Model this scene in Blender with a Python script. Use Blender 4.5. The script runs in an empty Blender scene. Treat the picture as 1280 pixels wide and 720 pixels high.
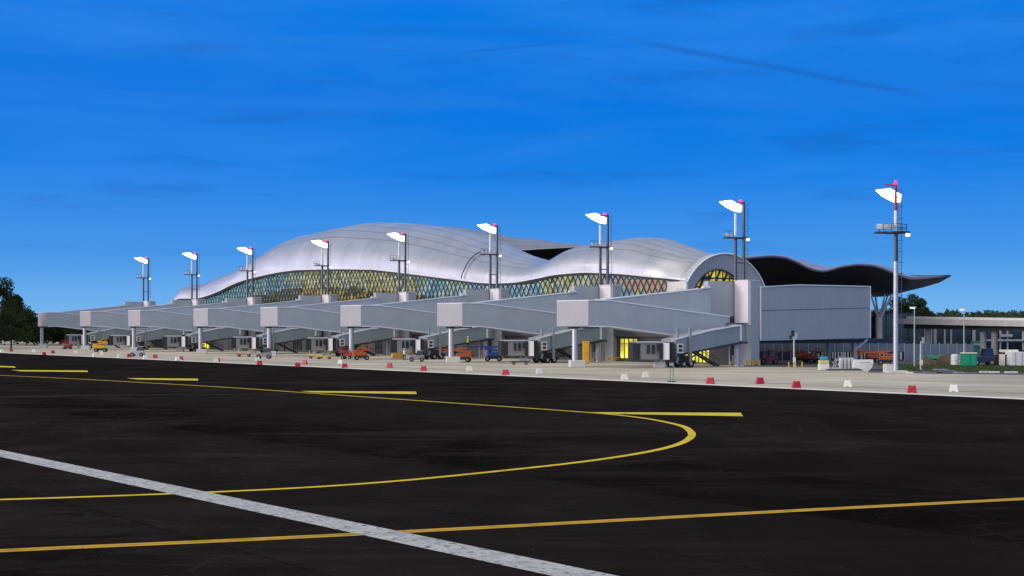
import bpy, math, random
from mathutils import Vector, Matrix, noise
R = math.radians
C = bpy.context.scene.collection
SC = bpy.context.scene
rnd = random.Random(7)
H = 5.0; FPX = 1900.0

# ---------------------------------------------------------------- camera
cd = bpy.data.cameras.new('camera'); cam = bpy.data.objects.new('camera', cd); C.objects.link(cam)
cam.location = (0, 0, H); cam.rotation_euler = (R(90), 0, 0)
cd.sensor_width = 36; cd.lens = FPX/1280*36; cd.shift_y = 48/1280.0
cd.clip_start = 0.5; cd.clip_end = 6000
SC.camera = cam
SC.view_settings.view_transform = 'Standard'; SC.view_settings.look = 'None'
SC.view_settings.exposure = 0.0; SC.view_settings.gamma = 1.0

# ---------------------------------------------------------------- sky
SUN_AZ = Vector((-0.93, -0.36, 0)).normalized(); SUN_EL = R(11)
w = bpy.data.worlds.new('World'); SC.world = w; w.use_nodes = True
nt = w.node_tree; nt.nodes.clear()
def N_(t, nt=nt, **kw):
    n = nt.nodes.new(t)
    for k, v in kw.items(): setattr(n, k, v)
    return n
def mth(nt, op, a, b=None, clamp=False):
    n = nt.nodes.new('ShaderNodeMath'); n.operation = op; n.use_clamp = clamp
    for i, v in enumerate((a, b)):
        if v is None: continue
        if isinstance(v, (int, float)): n.inputs[i].default_value = v
        else: nt.links.new(v, n.inputs[i])
    return n.outputs[0]
def mixc(nt, f, a, b, bt='MIX'):
    n = nt.nodes.new('ShaderNodeMix'); n.data_type = 'RGBA'; n.blend_type = bt
    for i, v in ((0, f), (6, a), (7, b)):
        if isinstance(v, (int, float)): n.inputs[i].default_value = v
        elif isinstance(v, tuple): n.inputs[i].default_value = (v[0], v[1], v[2], 1)
        else: nt.links.new(v, n.inputs[i])
    return n.outputs[2]
def ramp(nt, f, stops):
    n = nt.nodes.new('ShaderNodeValToRGB'); el = n.color_ramp.elements
    while len(el) < len(stops): el.new(0.5)
    for e, (p, c) in zip(el, stops):
        e.position = p
        if isinstance(c, (int, float)): c = (c, c, c)
        e.color = (c[0], c[1], c[2], 1)
    nt.links.new(f, n.inputs[0]); return n.outputs[0]
def vdot(nt, a, v):
    n = nt.nodes.new('ShaderNodeVectorMath'); n.operation = 'DOT_PRODUCT'
    nt.links.new(a, n.inputs[0]); n.inputs[1].default_value = v
    return n.outputs['Value']
tc = N_('ShaderNodeTexCoord'); dirv = tc.outputs['Generated']
sep = N_('ShaderNodeSeparateXYZ'); nt.links.new(dirv, sep.inputs[0]); z = sep.outputs[2]
# evening blue, paler towards the horizon; overhead, out of view, brightened as neutral fill
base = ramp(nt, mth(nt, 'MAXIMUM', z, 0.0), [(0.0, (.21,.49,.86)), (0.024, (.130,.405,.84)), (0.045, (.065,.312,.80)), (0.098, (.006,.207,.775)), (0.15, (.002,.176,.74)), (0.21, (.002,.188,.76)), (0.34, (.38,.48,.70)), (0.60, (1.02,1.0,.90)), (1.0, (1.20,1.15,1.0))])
# the eastern half of the upper sky is darker than the half over the afterglow
eastf = ramp(nt, mth(nt, 'ADD', mth(nt, 'MULTIPLY', sep.outputs[1], .5), .5), [(.50, 0.0), (.72, 1.0)])
highf = ramp(nt, z, [(.26, 0.0), (.45, 1.0), (.93, 1.0), (1.0, .6)])
base = mixc(nt, mth(nt, 'MULTIPLY', mth(nt, 'MULTIPLY', eastf, highf), .62), base, (.24,.28,.37))
# thin cloud streaks
mp = N_('ShaderNodeMapping'); mp.inputs['Scale'].default_value = (2.2, 2.2, 15); mp.inputs['Rotation'].default_value = (0, R(5), 0)
nt.links.new(dirv, mp.inputs[0])
nz = N_('ShaderNodeTexNoise'); nz.inputs['Scale'].default_value = 1.7; nz.inputs['Detail'].default_value = 7; nz.inputs['Roughness'].default_value = .58; nz.inputs['Distortion'].default_value = .6
nt.links.new(mp.outputs[0], nz.inputs['Vector'])
cl = ramp(nt, nz.outputs[0], [(0.36, 0.0), (0.70, 1.0)])
hi = ramp(nt, z, [(0.02, 0.0), (0.10, 1.0)])
base = mixc(nt, mth(nt, 'MULTIPLY', mth(nt, 'MULTIPLY', cl, hi), .36), base, (.055,.29,.86))
mp2 = N_('ShaderNodeMapping'); mp2.inputs['Scale'].default_value = (3, 3, 26); mp2.inputs['Location'].default_value = (4, 2, 1); mp2.inputs['Rotation'].default_value = (0, R(-3), 0)
nt.links.new(dirv, mp2.inputs[0])
nz2 = N_('ShaderNodeTexNoise'); nz2.inputs['Scale'].default_value = 2.4; nz2.inputs['Detail'].default_value = 6; nz2.inputs['Roughness'].default_value = .6
nt.links.new(mp2.outputs[0], nz2.inputs['Vector'])
dk = ramp(nt, nz2.outputs[0], [(0.56, 0.0), (0.68, 1.0)])
base = mixc(nt, mth(nt, 'MULTIPLY', mth(nt, 'MULTIPLY', dk, hi), .36), base, (.010,.115,.50))
# a dispersing contrail: a narrow band along a great circle
def pxdir(px, py): return Vector(((px-640)/FPX, 1, (408-py)/FPX)).normalized()
def lin(nt, v, a, b):
    n = nt.nodes.new('ShaderNodeMapRange'); n.clamp = True; n.inputs['From Min'].default_value = a; n.inputs['From Max'].default_value = b
    nt.links.new(v, n.inputs['Value']); return n.outputs[0]
def trail(base, a, b, wd, amt, col):
    da, db = pxdir(*a), pxdir(*b); n = da.cross(db).normalized(); m = (da+db).normalized()
    half = da.angle(db)/2
    d = mth(nt, 'ABSOLUTE', mth(nt, 'ADD', vdot(nt, dirv, n), mth(nt, 'MULTIPLY', mth(nt, 'SUBTRACT', nz2.outputs[0], .5), wd*1.2)))
    band = ramp(nt, mth(nt, 'DIVIDE', d, wd), [(0.0, 1.0), (1.0, 0.0)])
    along = lin(nt, vdot(nt, dirv, m), math.cos(half*1.1), math.cos(half*.75))
    f = mth(nt, 'MULTIPLY', mth(nt, 'MULTIPLY', band, along), amt)
    return mixc(nt, f, base, col)
base = trail(base, (795,52), (1150,118), .0028, .60, (.012,.115,.47))
base = trail(base, (575,66), (710,52), .0016, .45, (.012,.12,.50))
# afterglow low in the west (left of and behind the camera)
gd = vdot(nt, dirv, (SUN_AZ.x, SUN_AZ.y, 0.0))
g1 = ramp(nt, gd, [(0.0, 0.0), (0.35, .22), (1.0, 1.0)])
g2 = ramp(nt, mth(nt, 'ABSOLUTE', z), [(0.0, 1.0), (0.30, .62), (0.75, 0.0)])
glow = mth(nt, 'MULTIPLY', g1, g2)
base = mixc(nt, glow, base, (2.15, 1.95, 1.88))
# lilac tinge low on the left
lf = mth(nt, 'MULTIPLY', lin(nt, vdot(nt, dirv, tuple(pxdir(60, 250))), .965, 1.0), .04)
base = mixc(nt, lf, base, (.14,.28,.76))
sky = N_('ShaderNodeTexSky'); sky.sky_type = 'NISHITA'; sky.sun_disc = False
sky.sun_elevation = SUN_EL; sky.sun_rotation = math.atan2(SUN_AZ.x, SUN_AZ.y)
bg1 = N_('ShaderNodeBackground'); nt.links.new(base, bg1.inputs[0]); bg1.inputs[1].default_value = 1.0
tint = mixc(nt, 1.0, sky.outputs[0], (.25,.7,1.0), 'MULTIPLY')
bg2 = N_('ShaderNodeBackground'); nt.links.new(tint, bg2.inputs[0]); bg2.inputs[1].default_value = 0.0012
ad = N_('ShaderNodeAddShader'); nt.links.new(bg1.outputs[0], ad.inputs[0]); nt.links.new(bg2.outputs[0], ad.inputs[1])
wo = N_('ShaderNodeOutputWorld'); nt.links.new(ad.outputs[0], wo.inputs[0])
# last warm light from the west
sd = bpy.data.lights.new('sun', 'SUN'); sd.energy = 1.3; sd.angle = R(14); sd.color = (1.0, .86, .85)
so = bpy.data.objects.new('sun', sd); C.objects.link(so)
sv = SUN_AZ*math.cos(SUN_EL) + Vector((0, 0, math.sin(SUN_EL)))
so.rotation_euler = sv.to_track_quat('Z', 'Y').to_euler()

# ---------------------------------------------------------------- geometry frame of the place
D = Vector((-16.15, 22.55, 0)).normalized()        # along the pier, away from us
NN = Vector((-D.x*0+D.y, -D.x, 0)).normalized()    # across the pier, apron side -> building side
V = Vector((-16.15, 22.55, 0))                     # one gate to the next
GATES = [0, 1, 2, 3, 4, 5.155, 6.155, 7.155]
CT = Vector((30.2, 194.5, 0))                      # near apron corner of the first gate tower
NT = CT.dot(NN); ST = CT.dot(D)
def P(px, py, Y): return Vector(((px-640)/FPX*Y, Y, H+(408-py)/FPX*Y))
def G(px, py):
    Y = FPX*H/(py-408); return Vector(((px-640)/FPX*Y, Y, 0))
def PN(px, py, n):
    Y = n/((px-640)/FPX*NN.x+NN.y); return P(px, py, Y)
def SN(s, n, z=0): return D*s + NN*n + Vector((0, 0, z))
def interp(tab, x):
    if x <= tab[0][0]: return tab[0][1]
    for (a, b), (c, d) in zip(tab, tab[1:]):
        if x <= c: return b+(d-b)*(x-a)/(c-a) if c > a else d
    return tab[-1][1]
def smooth(tab, n=3, it=1): return tab

# ---------------------------------------------------------------- materials
def mat(name, col, rough=.6, metal=0.0, var=.12, scale=1.5, bump=0.0, bscale=8, spec=.5, coord='Object', stretch=(1,1,1), emit=None, es=0, seams=None, coat=0):
    m = bpy.data.materials.new(name); m.use_nodes = True; t = m.node_tree
    b = t.nodes['Principled BSDF']
    tcn = t.nodes.new('ShaderNodeTexCoord'); mpn = t.nodes.new('ShaderNodeMapping'); mpn.inputs['Scale'].default_value = stretch
    t.links.new(tcn.outputs[coord], mpn.inputs[0])
    n = t.nodes.new('ShaderNodeTexNoise'); n.inputs['Scale'].default_value = scale; n.inputs['Detail'].default_value = 6; n.inputs['Roughness'].default_value = .6
    t.links.new(mpn.outputs[0], n.inputs['Vector'])
    c = ramp(t, n.outputs[0], [(0.25, tuple(x*(1-var) for x in col)), (0.75, tuple(min(1, x*(1+var)) for x in col))])
    bumpin = None
    if seams:
        uv = t.nodes.new('ShaderNodeUVMap'); s3 = t.nodes.new('ShaderNodeSeparateXYZ'); t.links.new(uv.outputs[0], s3.inputs[0])
        su, sv_, amt = seams
        tot = None
        for o, per in ((s3.outputs[0], su), (s3.outputs[1], sv_)):
            if not per: continue
            fr = mth(t, 'ABSOLUTE', mth(t, 'SUBTRACT', mth(t, 'FRACT', mth(t, 'DIVIDE', o, per)), .5))
            ln = mth(t, 'GREATER_THAN', fr, .5-.018/per)
            tot = ln if tot is None else mth(t, 'MAXIMUM', tot, ln)
        # slight tone shift from panel to panel
        wn = t.nodes.new('ShaderNodeTexWhiteNoise'); wn.noise_dimensions = '1D'
        t.links.new(mth(t, 'FLOOR', mth(t, 'ADD', mth(t, 'DIVIDE', s3.outputs[0], su), .5)), wn.inputs['W'])
        c = mixc(t, mth(t, 'MULTIPLY', wn.outputs[0], .12), c, tuple(x*.75 for x in col))
        c = mixc(t, mth(t, 'MULTIPLY', tot, amt), c, tuple(x*.35 for x in col))
    t.links.new(c, b.inputs['Base Color'])
    rr = ramp(t, n.outputs[0], [(0.2, max(0, rough-.07)), (0.8, min(1, rough+.07))]); t.links.new(rr, b.inputs['Roughness'])
    b.inputs['Metallic'].default_value = metal; b.inputs['Specular IOR Level'].default_value = spec
    if coat: b.inputs['Coat Weight'].default_value = coat
    if bump:
        n2 = t.nodes.new('ShaderNodeTexNoise'); n2.inputs['Scale'].default_value = bscale; n2.inputs['Detail'].default_value = 5
        t.links.new(mpn.outputs[0], n2.inputs['Vector'])
        bp = t.nodes.new('ShaderNodeBump'); bp.inputs['Strength'].default_value = bump; bp.inputs['Distance'].default_value = .05
        t.links.new(n2.outputs[0], bp.inputs['Height']); t.links.new(bp.outputs[0], b.inputs['Normal'])
    if emit:
        b.inputs['Emission Color'].default_value = (*emit, 1); b.inputs['Emission Strength'].default_value = es
    return m
M = {}
M['cladding'] = mat('cladding', (.375,.415,.455), .45, .15, .06, .35, bump=.04, bscale=.7, seams=(1.15, 0, .28))
M['cladding_light'] = mat('cladding_light', (.40,.41,.45), .5, .0, .04, .4, seams=(1.2, 0, .10))
M['tunnel'] = mat('tunnel', (.27,.315,.355), .45, .2, .10, .6, seams=(.9, 0, .3))
M['bay'] = mat('bay_cladding', (.80,.755,.77), .5, .0, .04, .4)  # upper bay: warm dusk light put into the pale tone; shared by white panels
M['trim'] = mat('trim', (.78,.80,.86), .4, .1, .05)
M['soffit'] = mat('soffit', (.05,.055,.065), .7, 0, .1)
M['dark'] = mat('dark_steel', (.035,.037,.042), .5, .4, .2, 3)
M['mast'] = mat('mast_steel', (.10,.115,.14), .4, .6, .15, 2)
M['galv'] = mat('galvanised', (.50,.52,.56), .38, .55, .12, 3)
M['white'] = mat('white_paint', (.72,.72,.70), .45, 0, .10, 3)
M['offwhite'] = mat('cab_paint', (.25,.245,.25), .5, 0, .12, 3)
M['concrete'] = mat('concrete_block', (.64,.62,.57), .85, 0, .18, 2.5, bump=.3)
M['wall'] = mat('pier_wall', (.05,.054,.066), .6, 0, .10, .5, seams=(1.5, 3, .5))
M['glass'] = mat('dark_glass', (.015,.025,.03), .06, 0, .1, spec=.8)
M['tyre'] = mat('rubber', (.015,.015,.016), .85, 0, .2)
M['yellow'] = mat('yellow_paint', (.75,.42,.02), .5, 0, .12, 2)
M['orange'] = mat('orange_paint', (.44,.10,.012), .45, 0, .18, 2)
M['red'] = mat('red_plastic', (.46,.006,.028), .45, 0, .22, 4)
M['redp'] = mat('red_paint', (.34,.015,.02), .45, 0, .15, 4)
M['wplastic'] = mat('white_plastic', (.78,.76,.68), .5, 0, .12, 4)
M['blue'] = mat('blue_paint', (.008,.06,.30), .4, 0, .15, 3)
M['navy'] = mat('navy_paint', (.015,.025,.07), .35, 0, .15, 3)
M['green'] = mat('green_plastic', (.01,.28,.15), .5, 0, .15, 3)
M['teal'] = mat('teal_paint', (.04,.22,.20), .5, 0, .15, 3)
M['soil'] = mat('soil', (.10,.07,.05), .95, 0, .35, 2, bump=.8, bscale=4)
M['pylon'] = mat('viaduct_concrete', (.56,.54,.52), .8, 0, .15, .7, bump=.15)
M['bark'] = mat('bark', (.06,.045,.035), .9, 0, .3, 4)
M['skin'] = mat('skin', (.45,.27,.2), .6); M['hivis'] = mat('hivis', (.55,.75,.05), .6, emit=(.5,.8,.05), es=.0); M['cloth'] = mat('dark_cloth', (.03,.035,.06), .9)
M['lampglow'] = mat('lamp_glow', (.9,.9,.9), .4, emit=(1, .97, .95), es=7)
M['lampsoft'] = mat('small_lamp_glow', (.9,.9,.9), .4, emit=(.95, 1, 1), es=2.2)
M['beacon'] = mat('beacon_glow', (.8,.02,.1), .4, emit=(1, .05, .25), es=1.1)
M['litwin'] = mat('lit_window', (.3,.3,.1), .3, 0, .3, .8, emit=(.80,.68,.02), es=1.15)
M['litwarm'] = mat('warm_window', (.3,.2,.1), .3, emit=(1, .62,.12), es=.9)
def litvar(name, stops, es):
    m = bpy.data.materials.new(name); m.use_nodes = True; t = m.node_tree; b = t.nodes['Principled BSDF']
    tcn = t.nodes.new('ShaderNodeTexCoord'); n = t.nodes.new('ShaderNodeTexNoise'); n.inputs['Scale'].default_value = .55; n.inputs['Detail'].default_value = 5
    t.links.new(tcn.outputs['Object'], n.inputs['Vector'])
    c = ramp(t, n.outputs[0], stops); t.links.new(c, b.inputs['Emission Color']); b.inputs['Emission Strength'].default_value = es
    b.inputs['Base Color'].default_value = (.1,.1,.1,1); b.inputs['Roughness'].default_value = .2
    return m
M['litwin'] = litvar('lit_yellow_window', [(.30,(.10,.08,.01)), (.42,(.50,.42,.01)), (.55,(.88,.80,.01)), (.7,(1,.92,.12))], 1.0)

def roof_mat(name, base, metal=.78, rough=.36):
    m = bpy.data.materials.new(name); m.use_nodes = True; t = m.node_tree; b = t.nodes['Principled BSDF']
    uv = t.nodes.new('ShaderNodeUVMap'); s3 = t.nodes.new('ShaderNodeSeparateXYZ'); t.links.new(uv.outputs[0], s3.inputs[0])
    u, v = s3.outputs[0], s3.outputs[1]
    def line(o, per, wd, off=0):
        fr = mth(t, 'ABSOLUTE', mth(t, 'SUBTRACT', mth(t, 'FRACT', mth(t, 'DIVIDE', mth(t, 'ADD', o, off), per)), .5))
        return ramp(t, mth(t, 'MULTIPLY', mth(t, 'SUBTRACT', .5, fr), per/wd), [(0.0, 1.0), (1.0, 0.0)])
    # v : 0 at the eave .. 1 at the crest .. 2 behind
    longl = mth(t, 'MULTIPLY', line(v, .14, .016), mth(t, 'GREATER_THAN', v, .40))
    tran = mth(t, 'MULTIPLY', line(u, 7.0, .22, 2.5), .22)
    fine = mth(t, 'MULTIPLY', line(u, 1.4, .05), .10)
    mpn = t.nodes.new('ShaderNodeMapping'); mpn.inputs['Scale'].default_value = (.12, 2.5, 1); t.links.new(uv.outputs[0], mpn.inputs[0])
    n = t.nodes.new('ShaderNodeTexNoise'); n.inputs['Scale'].default_value = 1.4; n.inputs['Detail'].default_value = 7; n.inputs['Roughness'].default_value = .62; t.links.new(mpn.outputs[0], n.inputs['Vector'])
    wn = t.nodes.new('ShaderNodeTexWhiteNoise'); wn.noise_dimensions = '2D'
    cb = t.nodes.new('ShaderNodeCombineXYZ'); t.links.new(mth(t, 'FLOOR', mth(t, 'DIVIDE', u, 1.4)), cb.inputs[0]); t.links.new(mth(t, 'FLOOR', mth(t, 'DIVIDE', v, .167)), cb.inputs[1]); t.links.new(cb.outputs[0], wn.inputs['Vector'])
    c = ramp(t, n.outputs[0], [(.3, tuple(x*.86 for x in base)), (.7, tuple(min(1, x*1.1) for x in base))])
    c = mixc(t, mth(t, 'MULTIPLY', wn.outputs[0], .10), c, tuple(x*.6 for x in base))
    c = mixc(t, mth(t, 'MAXIMUM', mth(t, 'MULTIPLY', longl, .62), mth(t, 'MAXIMUM', tran, fine)), c, tuple(x*.3 for x in base))
    t.links.new(c, b.inputs['Base Color']); b.inputs['Metallic'].default_value = metal
    t.links.new(ramp(t, n.outputs[0], [(.2, rough-.06), (.8, rough+.08)]), b.inputs['Roughness'])
    bp = t.nodes.new('ShaderNodeBump'); bp.inputs['Strength'].default_value = .10; bp.inputs['Distance'].default_value = .06
    t.links.new(n.outputs[0], bp.inputs['Height']); t.links.new(bp.outputs[0], b.inputs['Normal'])
    return m
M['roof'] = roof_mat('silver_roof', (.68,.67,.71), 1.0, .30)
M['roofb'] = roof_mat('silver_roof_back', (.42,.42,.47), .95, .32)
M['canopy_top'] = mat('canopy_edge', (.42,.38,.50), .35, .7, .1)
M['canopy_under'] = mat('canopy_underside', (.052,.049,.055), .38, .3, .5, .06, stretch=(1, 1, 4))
M['ring'] = mat('portal_metal', (.52,.54,.57), .42, .2, .06, seams=(.55, 0, 1.0))

def asphalt_mat():
    m = bpy.data.materials.new('asphalt'); m.use_nodes = True; t = m.node_tree; b = t.nodes['Principled BSDF']
    tcn = t.nodes.new('ShaderNodeTexCoord'); o = tcn.outputs['Object']
    def nz(scale, st, rot=0, det=6, dist=0, rough=.6):
        mp = t.nodes.new('ShaderNodeMapping'); mp.inputs['Scale'].default_value = st; mp.inputs['Rotation'].default_value = (0, 0, rot); t.links.new(o, mp.inputs[0])
        n = t.nodes.new('ShaderNodeTexNoise'); n.inputs['Scale'].default_value = scale; n.inputs['Detail'].default_value = det; n.inputs['Distortion'].default_value = dist; n.inputs['Roughness'].default_value = rough
        t.links.new(mp.outputs[0], n.inputs['Vector']); return n.outputs[0]
    ang = math.atan2(D.y, D.x)
    big = nz(.035, (1, 1, 1), .3, 5, .8); mid = nz(.25, (1, .35, 1), -ang, 7, .5); streak = nz(.16, (.45, 1.25, 1), R(-8), 8, 1.2); fine = nz(9, (1, 1, 1), 0, 4); grain = nz(13, (1,1,1), 0, 5, 0, .8)
    c = ramp(t, big, [(.35, (.0060,.0050,.0046)), (.65, (.0120,.0100,.0092))])
    c = mixc(t, ramp(t, mid, [(.42, 0.0), (.72, .75)]), c, (.024,.0205,.019))
    c = mixc(t, ramp(t, streak, [(.50, 0.0), (.72, .8)]), c, (.040,.036,.035))
    c = mixc(t, ramp(t, streak, [(.22, .6), (.42, 0.0)]), c, (.006,.0055,.006))
    c = mixc(t, ramp(t, fine, [(.3, .35), (.6, 0.0)]), c, (.007,.0065,.007))
    c = mixc(t, ramp(t, grain, [(.56, 0.0), (.74, .8)]), c, (.055,.050,.047))
    fleck = nz(5, (1,1,1), 0, 1); c = mixc(t, ramp(t, fleck, [(.775, 0.0), (.80, .7)]), c, (.22,.20,.18))
    vo = t.nodes.new('ShaderNodeTexVoronoi'); vo.feature = 'DISTANCE_TO_EDGE'; vo.inputs['Scale'].default_value = .075
    dv_ = t.nodes.new('ShaderNodeVectorMath'); dv_.operation = 'ADD'; t.links.new(o, dv_.inputs[0]); cbv = t.nodes.new('ShaderNodeCombineXYZ'); t.links.new(mth(t, 'MULTIPLY', mid, 9.0), cbv.inputs[0]); t.links.new(mth(t, 'MULTIPLY', streak, 9.0), cbv.inputs[1]); t.links.new(cbv.outputs[0], dv_.inputs[1]); t.links.new(dv_.outputs[0], vo.inputs['Vector'])
    c = mixc(t, ramp(t, vo.outputs['Distance'], [(0.0, .38), (.006, 0.0)]), c, (.045,.042,.040))
    # edge of a newer, blacker surface course on the right
    sx = t.nodes.new('ShaderNodeSeparateXYZ'); t.links.new(o, sx.inputs[0])
    ed = mth(t, 'ADD', mth(t, 'ADD', vdot(t, o, (-.59, .807, 0)), -42.1), mth(t, 'MULTIPLY', mth(t, 'SUBTRACT', mid, .5), 5.0))
    newc = mth(t, 'MULTIPLY', mth(t, 'LESS_THAN', ed, 0.0), ramp(t, mth(t, 'DIVIDE', mth(t, 'ADD', sx.outputs[0], 8), 30.0), [(0.0, 0.0), (.5, 1.0)]))
    c = mixc(t, mth(t, 'MULTIPLY', newc, .42), c, (.004,.0035,.0035))
    # paving lanes: faint joints parallel to the pier, lane to lane tone
    lane = mth(t, 'DIVIDE', mth(t, 'ADD', vdot(t, o, tuple(NN)), mth(t, 'MULTIPLY', mid, .3)), 7.5)
    wn = t.nodes.new('ShaderNodeTexWhiteNoise'); wn.noise_dimensions = '1D'; t.links.new(mth(t, 'FLOOR', lane), wn.inputs['W'])
    c = mixc(t, mth(t, 'MULTIPLY', wn.outputs[0], .38), c, (.028,.025,.025))
    jf = mth(t, 'ABSOLUTE', mth(t, 'SUBTRACT', mth(t, 'FRACT', lane), .5))
    c = mixc(t, ramp(t, jf, [(.490, 0.0), (.497, .45)]), c, (.004,.004,.004))
    # wheel scuffs swung round the turn line
    wv = t.nodes.new('ShaderNodeTexWave'); wv.wave_type = 'RINGS'; wv.rings_direction = 'Z'; wv.inputs['Scale'].default_value = .22; wv.inputs['Distortion'].default_value = 3.0; wv.inputs['Detail'].default_value = 4
    mpw = t.nodes.new('ShaderNodeMapping'); mpw.inputs['Location'].default_value = (2, -78, 0); t.links.new(o, mpw.inputs[0]); t.links.new(mpw.outputs[0], wv.inputs['Vector'])
    c = mixc(t, mth(t, 'MULTIPLY', ramp(t, wv.outputs[1], [(.93, 0.0), (1.0, .25)]), ramp(t, mid, [(.45, 0.0), (.62, 1.0)])), c, (.045,.039,.038))
    c = mixc(t, 1.0, c, (.98,.91,.92), 'MULTIPLY')
    t.links.new(c, b.inputs['Base Color']); b.inputs['Specular IOR Level'].default_value = 0.0
    b.inputs['Roughness'].default_value = .95
    bp = t.nodes.new('ShaderNodeBump'); bp.inputs['Strength'].default_value = .5; bp.inputs['Distance'].default_value = .02
    t.links.new(grain, bp.inputs['Height']); t.links.new(bp.outputs[0], b.inputs['Normal'])
    return m
M['asphalt'] = asphalt_mat()
def apron_mat():
    m = bpy.data.materials.new('apron_concrete'); m.use_nodes = True; t = m.node_tree; b = t.nodes['Principled BSDF']
    tcn = t.nodes.new('ShaderNodeTexCoord'); o = tcn.outputs['Object']
    n = t.nodes.new('ShaderNodeTexNoise'); n.inputs['Scale'].default_value = .12; n.inputs['Detail'].default_value = 7; n.inputs['Roughness'].default_value = .65; t.links.new(o, n.inputs['Vector'])
    c = ramp(t, n.outputs[0], [(.3, (.44,.395,.31)), (.7, (.64,.58,.46))])
    nd = vdot(t, o, tuple(NN)); sd_ = vdot(t, o, tuple(D))
    wn = t.nodes.new('ShaderNodeTexWhiteNoise'); wn.noise_dimensions = '2D'; cb = t.nodes.new('ShaderNodeCombineXYZ')
    t.links.new(mth(t, 'FLOOR', mth(t, 'DIVIDE', nd, 5.0)), cb.inputs[0]); t.links.new(mth(t, 'FLOOR', mth(t, 'DIVIDE', sd_, 25.0)), cb.inputs[1]); t.links.new(cb.outputs[0], wn.inputs['Vector'])
    c = mixc(t, mth(t, 'MULTIPLY', wn.outputs[0], .42), c, (.30,.275,.22))
    # tyre dirt along the pier
    mp = t.nodes.new('ShaderNodeMapping'); mp.inputs['Rotation'].default_value = (0, 0, -math.atan2(D.y, D.x)); mp.inputs['Scale'].default_value = (.03, .8, 1); t.links.new(o, mp.inputs[0])
    n2 = t.nodes.new('ShaderNodeTexNoise'); n2.inputs['Scale'].default_value = 1.0; n2.inputs['Detail'].default_value = 7; t.links.new(mp.outputs[0], n2.inputs['Vector'])
    c = mixc(t, ramp(t, n2.outputs[0], [(.46, 0.0), (.66, .7)]), c, (.20,.18,.145))
    for a, per in ((nd, 5.0), (sd_, 5.0)):
        jf = mth(t, 'ABSOLUTE', mth(t, 'SUBTRACT', mth(t, 'FRACT', mth(t, 'DIVIDE', a, per)), .5))
        c = mixc(t, ramp(t, jf, [(.488, 0.0), (.496, .7)]), c, (.09,.08,.07))
    t.links.new(c, b.inputs['Base Color']); b.inputs['Roughness'].default_value = .8; b.inputs['Specular IOR Level'].default_value = .25
    return m
M['apron'] = apron_mat()
M['kerb'] = mat('edge_strip', (.74,.71,.63), .8, 0, .14, .4)
M['service'] = mat('service_asphalt', (.075,.07,.072), .85, 0, .3, .5)
M['grass'] = mat('grass_blades', (.045,.070,.012), .9, 0, .45, .8, bump=.6, bscale=6)
def worn_paint(name, col, under=(.02,.018,.018), lo=.34, seam=False):
    m = bpy.data.materials.new(name); m.use_nodes = True; t = m.node_tree; b = t.nodes['Principled BSDF']
    tcn = t.nodes.new('ShaderNodeTexCoord')
    def nz(s, d=6):
        n = t.nodes.new('ShaderNodeTexNoise'); n.inputs['Scale'].default_value = s; n.inputs['Detail'].default_value = d; n.inputs['Roughness'].default_value = .68; t.links.new(tcn.outputs['Object'], n.inputs['Vector']); return n.outputs[0]
    c = mixc(t, nz(.8), tuple(x*.75 for x in col), tuple(min(1, x*1.15) for x in col))
    c = mixc(t, ramp(t, nz(5), [(lo, .85), (lo+.10, 0.0)]), c, under)
    c = mixc(t, ramp(t, nz(1.3), [(.34, .6), (.5, 0.0)]), c, tuple(x*.35 for x in col))
    if seam:
        uv = t.nodes.new('ShaderNodeUVMap'); s3 = t.nodes.new('ShaderNodeSeparateXYZ'); t.links.new(uv.outputs[0], s3.inputs[0])
        d = mth(t, 'ABSOLUTE', mth(t, 'SUBTRACT', s3.outputs[1], .5))
        c = mixc(t, ramp(t, d, [(.05, .7), (.11, 0.0)]), c, tuple(x*.18 for x in col))
    t.links.new(c, b.inputs['Base Color']); b.inputs['Roughness'].default_value = .7; b.inputs['Specular IOR Level'].default_value = .2
    return m
M['ypaint'] = worn_paint('yellow_marking', (.66,.38,.006), lo=.30, seam=True)
M['yturn'] = worn_paint('turn_marking', (.80,.58,.008), lo=.28)
M['ypaint2'] = worn_paint('yellow_bar_marking', (.74,.60,.01), lo=.26)
M['yfaint'] = worn_paint('faded_yellow_marking', (.09,.065,.02), lo=.45)
M['wpaint'] = worn_paint('white_marking', (.52,.515,.50), lo=.37)

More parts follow.
